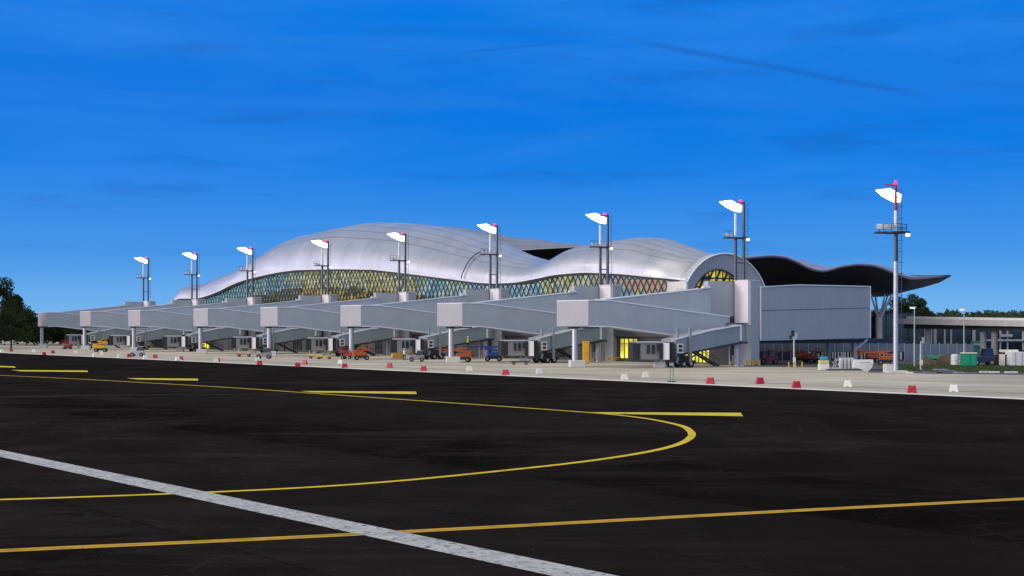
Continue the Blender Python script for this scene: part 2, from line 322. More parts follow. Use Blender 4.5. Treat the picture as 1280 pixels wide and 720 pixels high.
# ---------------------------------------------------------------- builders
def tag(o, label=None, cat=None, group=None, kind=None):
    if label: o['label'] = label
    if cat: o['category'] = cat
    if group: o['group'] = group
    if kind: o['kind'] = kind
    return o
def top_loc(p):
    while p.parent: p = p.parent
    return p.location.copy()
class MB:
    def __init__(s): s.v = []; s.f = []; s.uv = []; s.sm = []
    def face(s, pts, uv=None, sm=False):
        i = len(s.v); s.v += [Vector(p) for p in pts]; s.f.append(list(range(i, i+len(pts)))); s.sm.append(sm)
        if uv is None:
            n = (s.v[i+1]-s.v[i]).cross(s.v[i+2]-s.v[i])
            if n.length < 1e-9 and len(pts) > 3: n = (s.v[i+2]-s.v[i]).cross(s.v[i+3]-s.v[i])
            if n.length > 0: n.normalize()
            if abs(n.z) < .8:
                t = Vector((-n.y, n.x, 0)).normalized(); uv = [(p.dot(t), p.z) for p in s.v[i:]]
            else: uv = [(p.x, p.y) for p in s.v[i:]]
        s.uv.append(uv); return s
    def hexa(s, b, t):       # bottom ring, top ring (same count, ccw from above)
        n = len(b); b = [Vector(p) for p in b]; t = [Vector(p) for p in t]
        s.face(b[::-1]); s.face(t)
        for i in range(n):
            j = (i+1) % n; s.face([b[i], b[j], t[j], t[i]])
        return s
    def prism(s, pts, z0, z1):
        a = sum((Vector(pts[i]).to_2d().x*Vector(pts[(i+1) % len(pts)]).to_2d().y - Vector(pts[(i+1) % len(pts)]).to_2d().x*Vector(pts[i]).to_2d().y) for i in range(len(pts)))
        if a < 0: pts = pts[::-1]
        return s.hexa([(p[0], p[1], z0) for p in pts], [(p[0], p[1], z1) for p in pts])
    def box(s, c, sz, ax=None, tilt=None):   # centre, sizes along ax, perp, z
        ax = Vector(ax if ax is not None else (1, 0, 0)).normalized(); up = Vector((0, 0, 1))
        if abs(ax.z) > .999: ay = Vector((0, 1, 0))
        else: ay = up.cross(ax).normalized()
        az = ax.cross(ay).normalized(); c = Vector(c)
        x, y, z_ = ax*sz[0]/2, ay*sz[1]/2, az*sz[2]/2
        return s.hexa([c-x-y-z_, c+x-y-z_, c+x+y-z_, c-x+y-z_], [c-x-y+z_, c+x-y+z_, c+x+y+z_, c-x+y+z_])
    def tube(s, a, b, r, r2=None, seg=10, cap=True):
        a = Vector(a); b = Vector(b); r2 = r if r2 is None else r2
        d = (b-a).normalized(); x = d.orthogonal().normalized(); y = d.cross(x)
        A = [a+(x*math.cos(2*math.pi*i/seg)+y*math.sin(2*math.pi*i/seg))*r for i in range(seg)]
        B = [b+(x*math.cos(2*math.pi*i/seg)+y*math.sin(2*math.pi*i/seg))*r2 for i in range(seg)]
        for i in range(seg):
            j = (i+1) % seg; s.face([A[i], A[j], B[j], B[i]], sm=True)
        if cap: s.face(A[::-1]); s.face(B)
        return s
    def bar(s, a, b, w_, h_=None): a = Vector(a); b = Vector(b); return s.box((a+b)/2, ((b-a).length, w_, h_ or w_), b-a)
    def path(s, pts, r, seg=8):
        for a, b in zip(pts, pts[1:]): s.tube(a, b, r, seg=seg)
        return s
    def build(s, name, m, parent=None, weld=False, bevel=0):
        me = bpy.data.meshes.new(name); off = top_loc(parent) if parent else Vector((0, 0, 0))
        me.from_pydata([v-off for v in s.v], [], s.f); ul = me.uv_layers.new(name='UVMap')
        k = 0
        for uvs in s.uv:
            for u in uvs: ul.data[k].uv = u; k += 1
        me.polygons.foreach_set('use_smooth', s.sm)
        me.materials.append(m if not isinstance(m, str) else M[m]); me.update()
        o = bpy.data.objects.new(name, me); C.objects.link(o)
        if parent: o.parent = parent
        if weld or bevel:
            import bmesh
            bm = bmesh.new(); bm.from_mesh(me); bmesh.ops.remove_doubles(bm, verts=bm.verts, dist=1e-4)
            bmesh.ops.recalc_face_normals(bm, faces=bm.faces); bm.to_mesh(me); bm.free()
        if bevel:
            md = o.modifiers.new('bevel', 'BEVEL'); md.width = bevel; md.segments = 2; md.limit_method = 'ANGLE'
        return o
def empty(name, loc, label, cat, group=None, kind=None):
    o = bpy.data.objects.new(name, None); C.objects.link(o); o.location = loc; o.empty_display_size = .5
    return tag(o, label, cat, group, kind)
def kids(o): return [c for c in ALLOBJ() if c.parent == o]
def ALLOBJ(): return list(bpy.data.objects)
def copy_tree(root, loc, label):
    all_ = ALLOBJ(); ch = {}
    for o in all_:
        if o.parent: ch.setdefault(o.parent.name, []).append(o)
    def rec(o, parent):
        c = o.copy(); C.objects.link(c); c.parent = parent
        for k in ch.get(o.name, []): rec(k, c)
        return c
    r = rec(root, None); r.location = loc; r['label'] = label
    return r
def sheet(name, pts, z_, m, kind='structure', parent=None):
    b = MB(); b.face([(p[0], p[1], z_) for p in pts]); o = b.build(name, m, parent)
    if kind: o['kind'] = kind
    return o

# ================================================================ GROUND
sheet('asphalt_ground', [(-2500, -300), (2500, -300), (2500, 4500), (-2500, 4500)], 0, 'asphalt')
e0 = Vector((0, 152.6, 0)); EN = e0.dot(NN)
def strip(name, n0, n1, s0, s1, z_, m): return sheet(name, [SN(s0, n0), SN(s0, n1), SN(s1, n1), SN(s1, n0)], z_, m)
S0 = e0.dot(D)
strip('concrete_apron', EN, EN+95, S0-160, S0+420, .006, 'apron')
strip('edge_strip', EN, EN+1.6, S0-160, S0+420, .012, 'kerb')
# dark joint lines along the edge strip
strip('edge_joint', EN+7.4, EN+7.7, S0-160, S0+420, .012, 'service')

def ribbon(name, pts, wd, m, z_=.010):
    pts = [Vector((p[0], p[1], 0)) for p in pts]; b = MB(); L = 0; prev = None
    rows = []
    for i, p in enumerate(pts):
        t = (pts[min(i+1, len(pts)-1)]-pts[max(i-1, 0)]).normalized(); n = Vector((-t.y, t.x, 0))
        if i: L += (p-pts[i-1]).length
        rows.append((p-n*wd/2, p+n*wd/2, L))
    for a, c in zip(rows, rows[1:]):
        b.face([(a[0].x, a[0].y, z_), (a[1].x, a[1].y, z_), (c[1].x, c[1].y, z_), (c[0].x, c[0].y, z_)][::-1], uv=[(a[2], 0), (a[2], 1), (c[2], 1), (c[2], 0)][::-1])
    o = b.build(name, m); o['kind'] = 'structure'; return o
def crv(pts, n=10):   # Catmull-Rom
    out = []
    for i in range(len(pts)-1):
        p0, p1, p2, p3 = pts[max(i-1, 0)], pts[i], pts[i+1], pts[min(i+2, len(pts)-1)]
        for k in range(n):
            t = k/n; out.append(.5*((2*p1)+(-p0+p2)*t+(2*p0-5*p1+4*p2-p3)*t*t+(-p0+3*p1-3*p2+p3)*t**3))
    out.append(pts[-1]); return out
a, b_ = G(0, 567), G(694, 713)
dd = (b_-a).normalized()
ribbon('white_line', [a-dd*60, a-dd*20, a, b_, b_+dd*25], 1.06, 'wpaint', .018)
ribbon('yellow_line', crv([G(-500, 715), G(0, 689), G(320, 674.5), G(640, 658), G(960, 640.5), G(1280, 624), G(1800, 598)], 6), .50, 'ypaint', .012)
loop = [G(-300, 632), G(0, 625), G(300, 614), G(480, 603), G(640, 587.5), G(740, 576), G(810, 565), G(848, 555.5), G(864, 546), G(862, 538.5), G(848, 531.5), G(805, 523), G(747, 516.8), G(640, 509), G(480, 498), G(300, 485.5), G(190, 479), G(60, 472), G(-100, 465)]
ribbon('turn_line', crv(loop, 12), .36, 'yturn', .014)
ribbon('faded_line', crv([G(-200, 500), G(0, 496.5), G(130, 494), G(260, 493.5), G(420, 491.5)], 6), .30, 'yfaint', .012)
for A_, B_, C_ in (((748, 516), (926, 516.4), (929, 520.8)), ((381, 489.2), (520, 489.8), (521, 493.0)), ((162, 473.0), (247, 473.6), (248, 476.0)), ((17, 462.8), (109, 463.4), (110, 465.2)), ((-60, 455.5), (18, 458.2), (20, 459.8))):
    g = [G(*A_), G(*B_), G(*C_)]
    g = [g[0]+Vector((-.4, .3, 0)), g[1], g[2], G(A_[0]+10, A_[1]+1.6)]
    sheet('stop_bar', g[::-1], .022, 'ypaint2')

# right-hand service road, grass and yard
sheet('service_road', [G(1085, 465.5), G(1290, 469), G(1420, 470), G(1420, 455), G(1085, 455)], .014, 'service')
sheet('yard', [G(930, 458.5), G(1420, 462), G(1420, 428), G(930, 428)], .010, mat('yard_ground', (.075,.068,.06), .9, 0, .35, .15))
gb = MB(); rg = random.Random(3)
ga, gb_, gc, gd_ = G(1122, 463.5), G(1345, 467), G(1345, 457), G(1122, 456)
gb.face([(p.x, p.y, .03) for p in (ga, gb_, gc, gd_)])
for i in range(5000):
    u, v = rg.random(), rg.random(); p = ga.lerp(gb_, u).lerp(gd_.lerp(gc, u), v); a0 = rg.random()*6.3; h = rg.uniform(.05, .18); dx, dy = math.cos(a0)*.09, math.sin(a0)*.09
    gb.face([(p.x-dx, p.y-dy, .03), (p.x+dx, p.y+dy, .03), (p.x+dy*.6, p.y-dx*.6, .03+h)])
g = gb.build('grass', 'grass'); tag(g, 'short green grass strip beside the service road', 'grass', kind='stuff')

# ================================================================ TERMINAL BUILDING
nf = NT+10.0
TB = empty('terminal_building', SN(ST+60, nf), 'wavy silver roofed airport terminal pier with a diamond lattice glass front', 'terminal')
eaveP = [(219,379),(223.6,373),(236,372.6),(249,372.5),(256.7,371),(268.4,367),(278,363),(292.7,355.5),(307.3,350),(329.6,344.3),(352,339.7),(373.8,337),(400,336.3),(428.5,335.8),(470,336.5),(498,339.6),(530,343.5),(575,349.3),(600,352.5),(620,353.8),(648,352.6),(672.5,348),(699,342.5),(732.6,339.8),(779.5,341.6),(837.6,347.6),(853,349.6)]
crestP = [(252, 355.5, 8), (268, 354.8, 8), (278, 353.5, 7.5), (286, 347.5, 7), (297.5, 342, 6.5), (312, 337, 6.5), (329.6, 328, 7), (352.8, 314.5, 8.5), (380.5, 301.5, 11), (408, 293, 14), (440, 288, 16.5), (460, 283.5, 18), (491, 278.0, 18), (525, 279.9, 18), (566, 284.5, 17.5), (600, 292.3, 16), (625, 301.8, 14.5), (648, 311.4, 12), (665, 318.9, 10), (682, 324, 8.5), (700, 328, 8), (715, 323.5, 8), (730, 317, 8.5), (745, 307.1, 9.5), (786, 301.1, 11), (812, 296.6, 10.6), (840, 298.6, 10), (858, 306, 9.5), (881, 313, 9), (892, 317, 8.7)]
eave = sorted([(p.dot(D), p.z) for p in [PN(x, y, nf) for x, y in eaveP]])
crest = sorted([(p.dot(D), p.z, c_) for p, c_ in [(PN(x, y, nf+c_), c_) for x, y, c_ in crestP]])
czt = [(a, b) for a, b, c_ in crest]; cct = [(a, c_) for a, b, c_ in crest]
def gsm(tab, s, w_=3.0):
    acc = 0; tw = 0
    for k in range(-4, 5):
        wt = math.exp(-(k/2.2)**2); acc += wt*interp(tab, s+k*w_/2.2); tw += wt
    return acc/tw
sr = PN(853, 350, nf).dot(D); se = PN(219, 379, nf).dot(D)
NS = 150; NV = 22
rows = []
for i in range(NS+1):
    s = sr+(se-sr)*i/NS; endw = 1.0
    ze = gsm(eave, s, 1.2); zc = gsm(czt, s, 1.6); cc = gsm(cct, s, 3); zb = 7.0
    row = []
    for k in range(NV+1):
        v = 2*k/NV
        if v <= 1:
            th = v*math.pi/2; e = .88
            n_ = cc*(1-math.cos(th)**e) if v > 0 else 0; zz = ze+(zc-ze)*math.sin(th)**e
        else:
            th = (2-v)*math.pi/2; n_ = cc*(1+.42*math.cos(th)); zz = zb+(zc-zb)*math.sin(th)
        wb_ = max(0, 1-(s-sr)/6.5); wb_ = wb_*wb_*(3-2*wb_)
        if wb_ > 0:
            ae = math.asin(max(-1, min(1, (ze-6.75)/8.9)))
            aa = ae+(math.pi/2-ae)*v if v <= 1 else math.pi/2+(v-1)*math.pi/2
            n2_, z2_ = 8.7-8.9*math.cos(aa), 6.75+8.9*math.sin(aa); n_ = n_*(1-wb_)+n2_*wb_; zz = zz*(1-wb_)+z2_*wb_
        row.append((SN(s, nf-.4+n_, zz), (s, v)))
    rows.append(row)
rb = MB()
for r0, r1 in zip(rows, rows[1:]):
    for k in range(NV):
        q = [r0[k], r0[k+1], r1[k+1], r1[k]]; rb.face([x[0] for x in q], [x[1] for x in q], sm=True)
rb.build('pier_roof', 'roof', TB, weld=True)
# eave gutter, and pale fascia above it
g1 = MB(); g2 = MB()
for i in range(NS):
    a0, a1 = rows[i][0][0], rows[i+1][0][0]
    g1.bar(a0+NN*.25-Vector((0,0,.30)), a1+NN*.25-Vector((0,0,.30)), .6, .34)
    g2.bar(a0-NN*.12-Vector((0,0,.0)), a1-NN*.12-Vector((0,0,.0)), .34, .26)
g1.build('gutter', 'dark', TB); g2.build('eave_trim', 'trim', TB)
# glazed front: triangular panes and a diamond lattice
def ztop(s): return gsm(eave, s, 1.2)-.45
def pane_mat():
    m = bpy.data.materials.new('facade_panes'); m.use_nodes = True; t = m.node_tree; b = t.nodes['Principled BSDF']
    at = t.nodes.new('ShaderNodeAttribute'); at.attribute_name = 'tone'
    c = at.outputs['Color']
    t.links.new(c, b.inputs['Emission Color']); b.inputs['Emission Strength'].default_value = 1.0
    b.inputs['Base Color'].default_value = (.02,.03,.035,1); b.inputs['Roughness'].default_value = .12; b.inputs['Specular IOR Level'].default_value = .6
    return m
pb = MB(); lat = MB(); tones = []
du = .66; dz = 1.08; z0 = 7.6
s_a = PN(836, 350, nf).dot(D); s_b = PN(228, 372, nf).dot(D)
def ntone(s, zz, zt):
    # pane tone: lit concourse (yellow), painted sky reflection (teal blue), floor slab (dark)
    rel = zt-zz
    f1 = noise.noise(Vector((s*.05, 3.1, 0))); f2 = noise.noise(Vector((s*.45, zz*.5, 7)))
    k = (s-s_a)/(s_b-s_a)
    warm = .25+.9*f1+.5*f2
    if k > .70: warm -= .35
    if .18 < k < .30: warm -= .5
    if .40 < k < .66: warm += .35
    r_ = rg.random(); r2 = rg.random()
    if rel < 3.2:
        if warm > .45: c = (.38, .37, .11) if r_ < .38 else ((.50, .52, .36) if r_ < .75 else (.10, .12, .08))
        elif warm > .1: c = (.16, .27, .24) if r_ < .5 else ((.40, .40, .16) if r_ < .75 else (.38, .46, .44))
        else: c = (.05, .20, .32) if r_ < .5 else ((.16, .34, .42) if r_ < .8 else (.40, .50, .52))
        if k < .10 and r_ > .45: c = (.38, .20, .19)
    else:
        if warm > .1 and r_ < .42: c = (.42, .31, .03)
        elif r_ < .75: c = (.03, .028, .015)
        else: c = (.10, .09, .04)
        if k > .66: c = (.03, .045, .02) if r_ < .7 else (.12, .13, .03)
        if k < .2 and r_ < .4: c = (.35, .36, .14)
    if k > .80: c = (.12, .30, .38) if r_ < .8 else (.2, .4, .46)
    j = rg.uniform(.55, .98)
    return tuple(x*j for x in c)
nst = int((s_b-s_a)/du)
for i in range(nst):
    s0_ = s_a+i*du; s1_ = s0_+du
    zt0, zt1 = ztop(s0_), ztop(s1_)
    for r_ in range(14):
        zl = z0+r_*dz; zh = zl+dz
        zh0, zh1 = min(zh, zt0), min(zh, zt1)
        if zh0-zl < .05: continue
        flip = (i+r_) % 2
        A_, B_, C2, D2 = SN(s0_, nf+.35, zl), SN(s1_, nf+.35, min(zl, zt1)), SN(s1_, nf+.35, zh1), SN(s0_, nf+.35, zh0)
        zm = (zl+min(zh0, zh1))/2
        t1, t2 = ntone(s0_, zm, (zt0+zt1)/2), ntone(s0_+.5, zm+.4, (zt0+zt1)/2)
        if flip: pb.face([B_, A_, D2]); pb.face([B_, D2, C2]); lat_ends = (D2, B_)
        else: pb.face([B_, A_, C2]); pb.face([A_, D2, C2]); lat_ends = (A_, C2)
        tones += [t1, t2]
        lat.bar(lat_ends[0]-NN*.12, lat_ends[1]-NN*.12, .10, .13)
o = pb.build('facade_glass', pane_mat(), TB)
ca = o.data.color_attributes.new('tone', 'FLOAT_COLOR', 'CORNER'); k = 0
for p_, t_ in zip(o.data.polygons, tones):
    for li in p_.loop_indices: ca.data[li].color = (*t_, 1)
lat.build('facade_lattice', 'dark', TB)
# near end: blank white panel, portal arch ring
wp = MB(); sA = PN(837, 350, nf).dot(D); sB = PN(853, 350, nf).dot(D)
wp.box(SN((sA+sB)/2, nf+.3, 9.2), (abs(sA-sB)+1.4, .3, 4.6), D); wp.build('blank_panel', 'white', TB)
ring = MB(); Rr = 9.0; rc = nf+8.3; zc0 = 6.75; depth = 2.0; fl = 44
inC = (rc-1.0, 8.0, 5.35)
for i in range(fl):
    a0, a1 = math.pi*i/fl, math.pi*(i+1)/fl
    def pt(a, ro, ds, inn=False):
        if inn: return SN(sr+.3+ds*.6, inC[0]-math.cos(a)*inC[2], inC[1]+math.sin(a)*inC[2])
        return SN(sr+.3+ds*.6, rc-math.cos(a)*ro, zc0+math.sin(a)*ro)
    L0, L1 = a0*7.3, a1*7.3
    ring.face([pt(a0, Rr, -1), pt(a1, Rr, -1), pt(a1, 0, -.2, True), pt(a0, 0, -.2, True)], [(L0, 1), (L1, 1), (L1, 0), (L0, 0)])
    ring.face([pt(a0, Rr, 2.0), pt(a1, Rr, 2.0), pt(a1, Rr, -1), pt(a0, Rr, -1)], [(L0, 1), (L1, 1), (L1, 0), (L0, 0)])
    ring.face([pt(a0, 0, -.2, True), pt(a1, 0, -.2, True), pt(a1, 0, 2.5, True), pt(a0, 0, 2.5, True)], [(L0, 1), (L1, 1), (L1, 0), (L0, 0)])
ring.build('portal_arch', 'ring', TB, weld=True)
rim = MB(); rim.path([SN(sr-.36, rc-math.cos(math.pi*i/fl)*(Rr-.02), zc0+math.sin(math.pi*i/fl)*(Rr-.02)) for i in range(fl+1)], .13, 8); rim.build('arch_rim', 'trim', TB)
rim = MB(); rim.path([SN(sr+.14, inC[0]-math.cos(math.pi*i/fl)*inC[2], inC[1]+math.sin(math.pi*i/fl)*inC[2]) for i in range(fl+1)], .10, 8); rim.build('opening_rim', 'dark', TB)
pl = MB(); pg = MB()
def pi_(n_, zz, ds=1.0): return SN(sr+.3+ds*.6, inC[0]+n_, inC[1]+zz)
rp = [pi_(-math.cos(math.pi*i/20)*5.3, math.sin(math.pi*i/20)*5.3) for i in range(21)]
pg.face(rp[::-1]); pg.build('portal_glass', litvar('portal_lit', [(.36,(.03,.025,.01)), (.47,(.30,.24,.02)), (.6,(.62,.54,.06)), (.75,(.35,.45,.12))], 1.1), TB)
for i in range(-3, 4):
    x = i*1.4; zz = math.sqrt(max(0, 5.3**2-x*x)); pl.bar(pi_(x, 0, .8), pi_(x, zz, .8), .16)
    x2 = x+2.2
    if abs(x2) < 4.8: pl.bar(pi_(x, 1, .75), pi_(x2, min(math.sqrt(5.3**2-x2*x2), 5.6), .75), .22)
for zz in (1.4, 2.8, 4.1):
    x = math.sqrt(5.3**2-zz*zz); pl.bar(pi_(-x, zz, .8), pi_(x, zz, .8), .22)
pl.build('portal_lattice', 'dark', TB)
# far end cap
cap = MB(); last = [q[0] for q in rows[-1]]; base_pts = [SN(se, nf-.4+2*interp(cct, se), 4), SN(se, nf-.4, 4)]
cap.face(last+base_pts); cap.build('end_wall', 'white', TB)

# roof of the main hall behind the pier
backT = [(470,284),(510,282),(540,282.3),(566,283),(594,287),(623,293.5),(653,297.5),(677,299),(690,303.2),(707,304),(728,306.3),(745,311),(770,318)]
lipT = [(470,300),(510,300),(540,302),(566,305),(594,308.5),(623,311),(653,312.3),(677,310.5),(690,309.8),(707,309),(728,307.6),(745,312.5),(770,319)]
def resample(tab, n=40):
    x0, x1 = tab[0][0], tab[-1][0]
    return [(x0+(x1-x0)*i/n, sum(interp(tab, x0+(x1-x0)*i/n+d_) for d_ in (-6, -3, 0, 3, 6))/5) for i in range(n+1)]
bt, lt = resample(backT), resample(lipT)
hb = MB(); hs = MB(); hr = []
for (x, y), (x2, y2) in zip(bt, lt):
    T_, L_ = PN(x, y, nf+44), PN(x2, y2, nf+34)
    r_ = [T_+NN*25-Vector((0,0,9)), T_+NN*10-Vector((0,0,1.2)), T_, T_*.55+L_*.45+Vector((0,0,(T_.z-L_.z)*.22)), L_+Vector((0,0,.25)), L_-NN*.2-Vector((0,0,.15))]
    hr.append(r_)
for i, (r0, r1) in enumerate(zip(hr, hr[1:])):
    for k in range(5): hb.face([r0[k], r0[k+1], r1[k+1], r1[k]], [(i*2, k*.3), (i*2, k*.3+.3), (i*2+2, k*.3+.3), (i*2+2, k*.3)], sm=True)
    A0, A1 = r0[5], r1[5]; B0, B1 = A0+NN*9-Vector((0,0,1.5)), A1+NN*9-Vector((0,0,1.5)); C0, C1 = B0+NN*6-Vector((0,0,8)), B1+NN*6-Vector((0,0,8))
    hs.face([A0, B0, B1, A1]); hs.face([B0, C0, C1, B1])
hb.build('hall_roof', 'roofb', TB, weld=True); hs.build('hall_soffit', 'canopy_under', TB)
# entrance canopy sweeping out to the right
front = [(905,330),(925,322.5),(940,320.6),(962,318.6),(981,320.2),(994,325.5),(1010,333.8),(1025,338),(1037,336.5),(1050,332),(1072,329),(1092,330.5),(1105,334.8),(1117,340),(1137,346.6),(1155,345.6),(1180,343.2),(1189,343.8)]
backc = [(905,330),(925,320),(940,319),(962,318),(981,319.5),(994,323),(1015,328),(1032,333.5),(1050,332.5),(1072,330),(1092,329.5),(1105,331.5),(1120,337),(1137,345.5),(1155,345.8),(1180,343.4),(1189,343.9)]
low = [(905,374),(1000,374),(1060,372.5),(1090,371.3),(1105,370.8),(1117,368.8),(1130,365),(1155,359),(1174,353.5),(1189,345.2)]
cr = []; n = 70
for i in range(n+1):
    x = 905+(1189-905)*i/n; k = (x-905)/284; Yf = 236+22*k
    yf = sum(interp(front, x+d_) for d_ in (-4, 0, 4))/3 if x < 1183 else interp(front, x); yb = interp(backc, x) if x > 1183 else sum(interp(backc, x+d_) for d_ in (-4, 0, 4))/3; yl = interp(low, x)
    gap = yl-yf
    Ft = P(x, yf, Yf)
    mid1 = P(x, yf+min(3.0, gap*.35), Yf+.4); mid2 = P(x, yf+min(13, gap*.55), Yf+4); mid3 = P(x, yf+gap*.8, Yf+12)
    Lw = P(x, yl, Yf+20); up = Lw+Vector((0, 16, 4*min(1, gap/20))); Bk = P(x, yb, Yf+26*min(1, gap/12)+.3)
    if Bk.z > up.z+.3: pass
    cr.append([Bk, (Bk+Ft)/2+Vector((0,0,-.1)), Ft, mid1, mid2, mid3, Lw, up])
ct = MB(); cu = MB()
for r0, r1 in zip(cr, cr[1:]):
    for k in (0, 1, 2): ct.face([r0[k], r1[k], r1[k+1], r0[k+1]], sm=True)
    for k in (3, 4, 5, 6): cu.face([r0[k], r1[k], r1[k+1], r0[k+1]], sm=True)
    cu.face([r0[7], r1[7], r1[0], r0[0]])
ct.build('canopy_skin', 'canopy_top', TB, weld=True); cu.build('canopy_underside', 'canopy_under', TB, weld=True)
foot = P(1099, 397, 262)
for x, y, dy in ((1089, 371, 258), (1094, 371, 268), (1106, 370.5, 258), (1115, 369, 262), (1110, 370, 270)):
    s_ = MB(); s_.tube(foot+Vector(((x-1099)*.02, 0, 0)), P(x, y-2, dy), .20, .14, 8); s_.build('raking_column', 'white', TB)
s_ = MB(); s_.tube(P(1099, 397, 262), Vector((P(1099, 397, 262).x, 262, 0)), .55, seg=12); s_.build('canopy_pier', 'pylon', TB)

# lower storey of the pier: grey wall, dark openings, lit yellow windows
gw = NT+1.2
gwall = MB(); s0w, s1w = ST+12, ST+7.155*V.length+14
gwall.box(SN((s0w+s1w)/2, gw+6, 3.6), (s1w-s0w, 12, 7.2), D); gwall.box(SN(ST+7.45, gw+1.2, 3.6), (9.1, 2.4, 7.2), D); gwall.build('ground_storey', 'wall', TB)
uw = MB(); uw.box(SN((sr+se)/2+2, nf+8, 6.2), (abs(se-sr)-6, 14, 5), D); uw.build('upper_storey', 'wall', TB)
def wall_window(s, wd, z0_, z1_, m='litwin', frames=3, name='lit_window'):
    b = MB(); b.box(SN(s, gw-.05, (z0_+z1_)/2), (wd, .12, z1_-z0_), D); o = b.build(name, m, TB)
    f = MB()
    for i in range(frames+1):
        x = s-wd/2+wd*i/frames; f.box(SN(x, gw-.13, (z0_+z1_)/2), (.14, .12, z1_-z0_+.1), D)
    f.box(SN(s, gw-.16, z1_+.02), (wd+.3, .12, .18), D); f.box(SN(s, gw-.16, z0_+(z1_-z0_)*.72), (wd, .10, .09), D)
    f.build('window_frame', 'dark', o); return o
def doorw(s, wd=2.6, h=3.0):
    b = MB(); b.box(SN(s, gw-.06, h/2+.01), (wd, .12, h), D); o = b.build('service_door', 'soffit', TB)
    f = MB(); f.box(SN(s, gw-.14, h+.08), (wd+.3, .1, .16), D); f.box(SN(s-wd/2-.07, gw-.14, h/2), (.14, .1, h), D); f.box(SN(s+wd/2+.07, gw-.14, h/2), (.14, .1, h), D)
    f.build('door_frame', 'wall', o)
def s_at(px): return PN(px, 440, gw).dot(D)
for x0, x1, za, zb, fr in ((776, 798, .5, 3.3, 4), (857, 897, .2, 2.8, 9), (229, 262, .2, 2.9, 11), (470, 484, .2, 2.6, 4)):
    a0, a1 = s_at(x1), s_at(x0)
    if x0 == 470: wall_window((a0+a1)/2, a1-a0, za, zb, 'glass', fr, 'dark_window')
    else: wall_window((a0+a1)/2, a1-a0, za, zb, 'litwin', fr)
for px in (908, 715, 668, 586, 548, 508, 455, 388, 352, 290, 215, 185): doorw(s_at(px))
for px in (700, 645, 530, 440, 372, 330, 198):
    wall_window(s_at(px), 3.2, .4, 2.7, 'glass', 4, 'dark_window')
fas = MB(); fas.box(SN((s0w+s1w)/2-4, gw-.25, 4.1), (s1w-s0w+8, .5, 1.1), D); fas.build('fascia_band', 'soffit', TB)

# connecting wing, right of the first gate: big blind box on legs
WG = empty('connecting_wing', SN(ST, NT+12), 'long windowless grey clad wing raised on legs right of the nearest gate tower', 'building')
wc = CT+NN*1.95-D*.12
def wv(d_, dep, zz): return wc+NN*d_+D*dep+Vector((0,0,zz))
wb = MB(); L_ = 21.0; dep = 7
tops = [(0, 10.02), (7.0, 10.42), (L_, 10.42)]; bots = [(0, 3.15), (7.0, 3.22), (L_, 3.42)]
for (a0, t0), (a1, t1), (c0, b0), (c1, b1) in zip(tops, tops[1:], bots, bots[1:]):
    wb.face([wv(a0, 0, b0), wv(a1, 0, b1), wv(a1, 0, t1), wv(a0, 0, t0)]); wb.face([wv(a0, 0, t0), wv(a1, 0, t1), wv(a1, dep, t1), wv(a0, dep, t0)])
    wb.face([wv(a0, dep, b0), wv(a1, dep, b1), wv(a1, 0, b1), wv(a0, 0, b0)]); wb.face([wv(a1, dep, b1), wv(a0, dep, b0), wv(a0, dep, t0), wv(a1, dep, t1)])
wb.face([wv(L_, 0, 3.42), wv(L_, dep, 3.42), wv(L_, dep, 10.42), wv(L_, 0, 10.42)]); wb.face([wv(0, dep, 3.15), wv(0, 0, 3.15), wv(0, 0, 10.02), wv(0, dep, 10.02)])
wb.build('wall', 'cladding', WG, weld=True)
# curved service ladder lying on the roof skin
def prj(p): return Vector((640+p.x/p.y*FPX, 408-(p.z-H)/p.y*FPX))
cand = []
for i in range(NS):
    for k in range(NV//2):
        for u_ in (0, .33, .67):
            for v_ in (0, .33, .67):
                cand.append(rows[i][k][0].lerp(rows[i][k+1][0], v_).lerp(rows[i+1][k][0].lerp(rows[i+1][k+1][0], v_), u_))
cv = []
for t_ in crv([Vector(q) for q in ((578, 349), (579.5, 342), (583, 334), (588, 327), (594, 321), (600, 317), (607, 314))], 2):
    cv.append(min(cand, key=lambda p: (prj(p)-t_).length)+Vector((-.15, -.35, .20)))
cv = [cv[0]]+[(cv[i-1]+cv[i]*2+cv[i+1])/4 for i in range(1, len(cv)-1)]+[cv[-1]]
b = MB(); b.path(cv, .09, 8); b.build('roof_ladder', 'dark', TB)
tr = MB()
for (a0, t0), (a1, t1) in zip(tops, tops[1:]): tr.bar(wv(a0, -.06, t0+.03), wv(a1, -.06, t1+.03), .16, .14)
tr.bar(wv(L_, -.06, 3.42), wv(L_, -.06, 10.42), .14, .14); tr.bar(wv(.1, -.06, 3.15), wv(.1, -.06, 10.02), .20, .16); tr.build('edge_trim', 'trim', WG)
sm_ = MB(); sm_.bar(wv(.2, -.02, 7.05), wv(L_-.1, -.02, 7.55), .05, .05); sm_.build('panel_seam', 'wall', WG)
ud = MB(); ud.box(wv(L_/2, dep/2, 2.98), (L_-1, dep-.8, .36), NN); ud.build('floor_beam', 'dark', WG)
for d_, q in ((L_-1.9, 1.2), (L_-1.9, dep-1.2)):
    lg = MB(); lg.box(wv(d_, q, 1.4), (.5, .5, 2.8), NN); lg.build('leg', 'galv', WG)
    if q == 1.2: br = MB(); br.bar(wv(d_+.2, q, 1.8), wv(L_-.3, q-1, 3.2), .25); br.build('brace', 'galv', WG)

# ================================================================ GATES (built once, copied along the pier)
ORD = ['nearest', 'second nearest', 'third nearest', 'fourth nearest', 'fifth nearest', 'sixth nearest', 'second farthest', 'farthest']
def pos(k): return V*GATES[k]
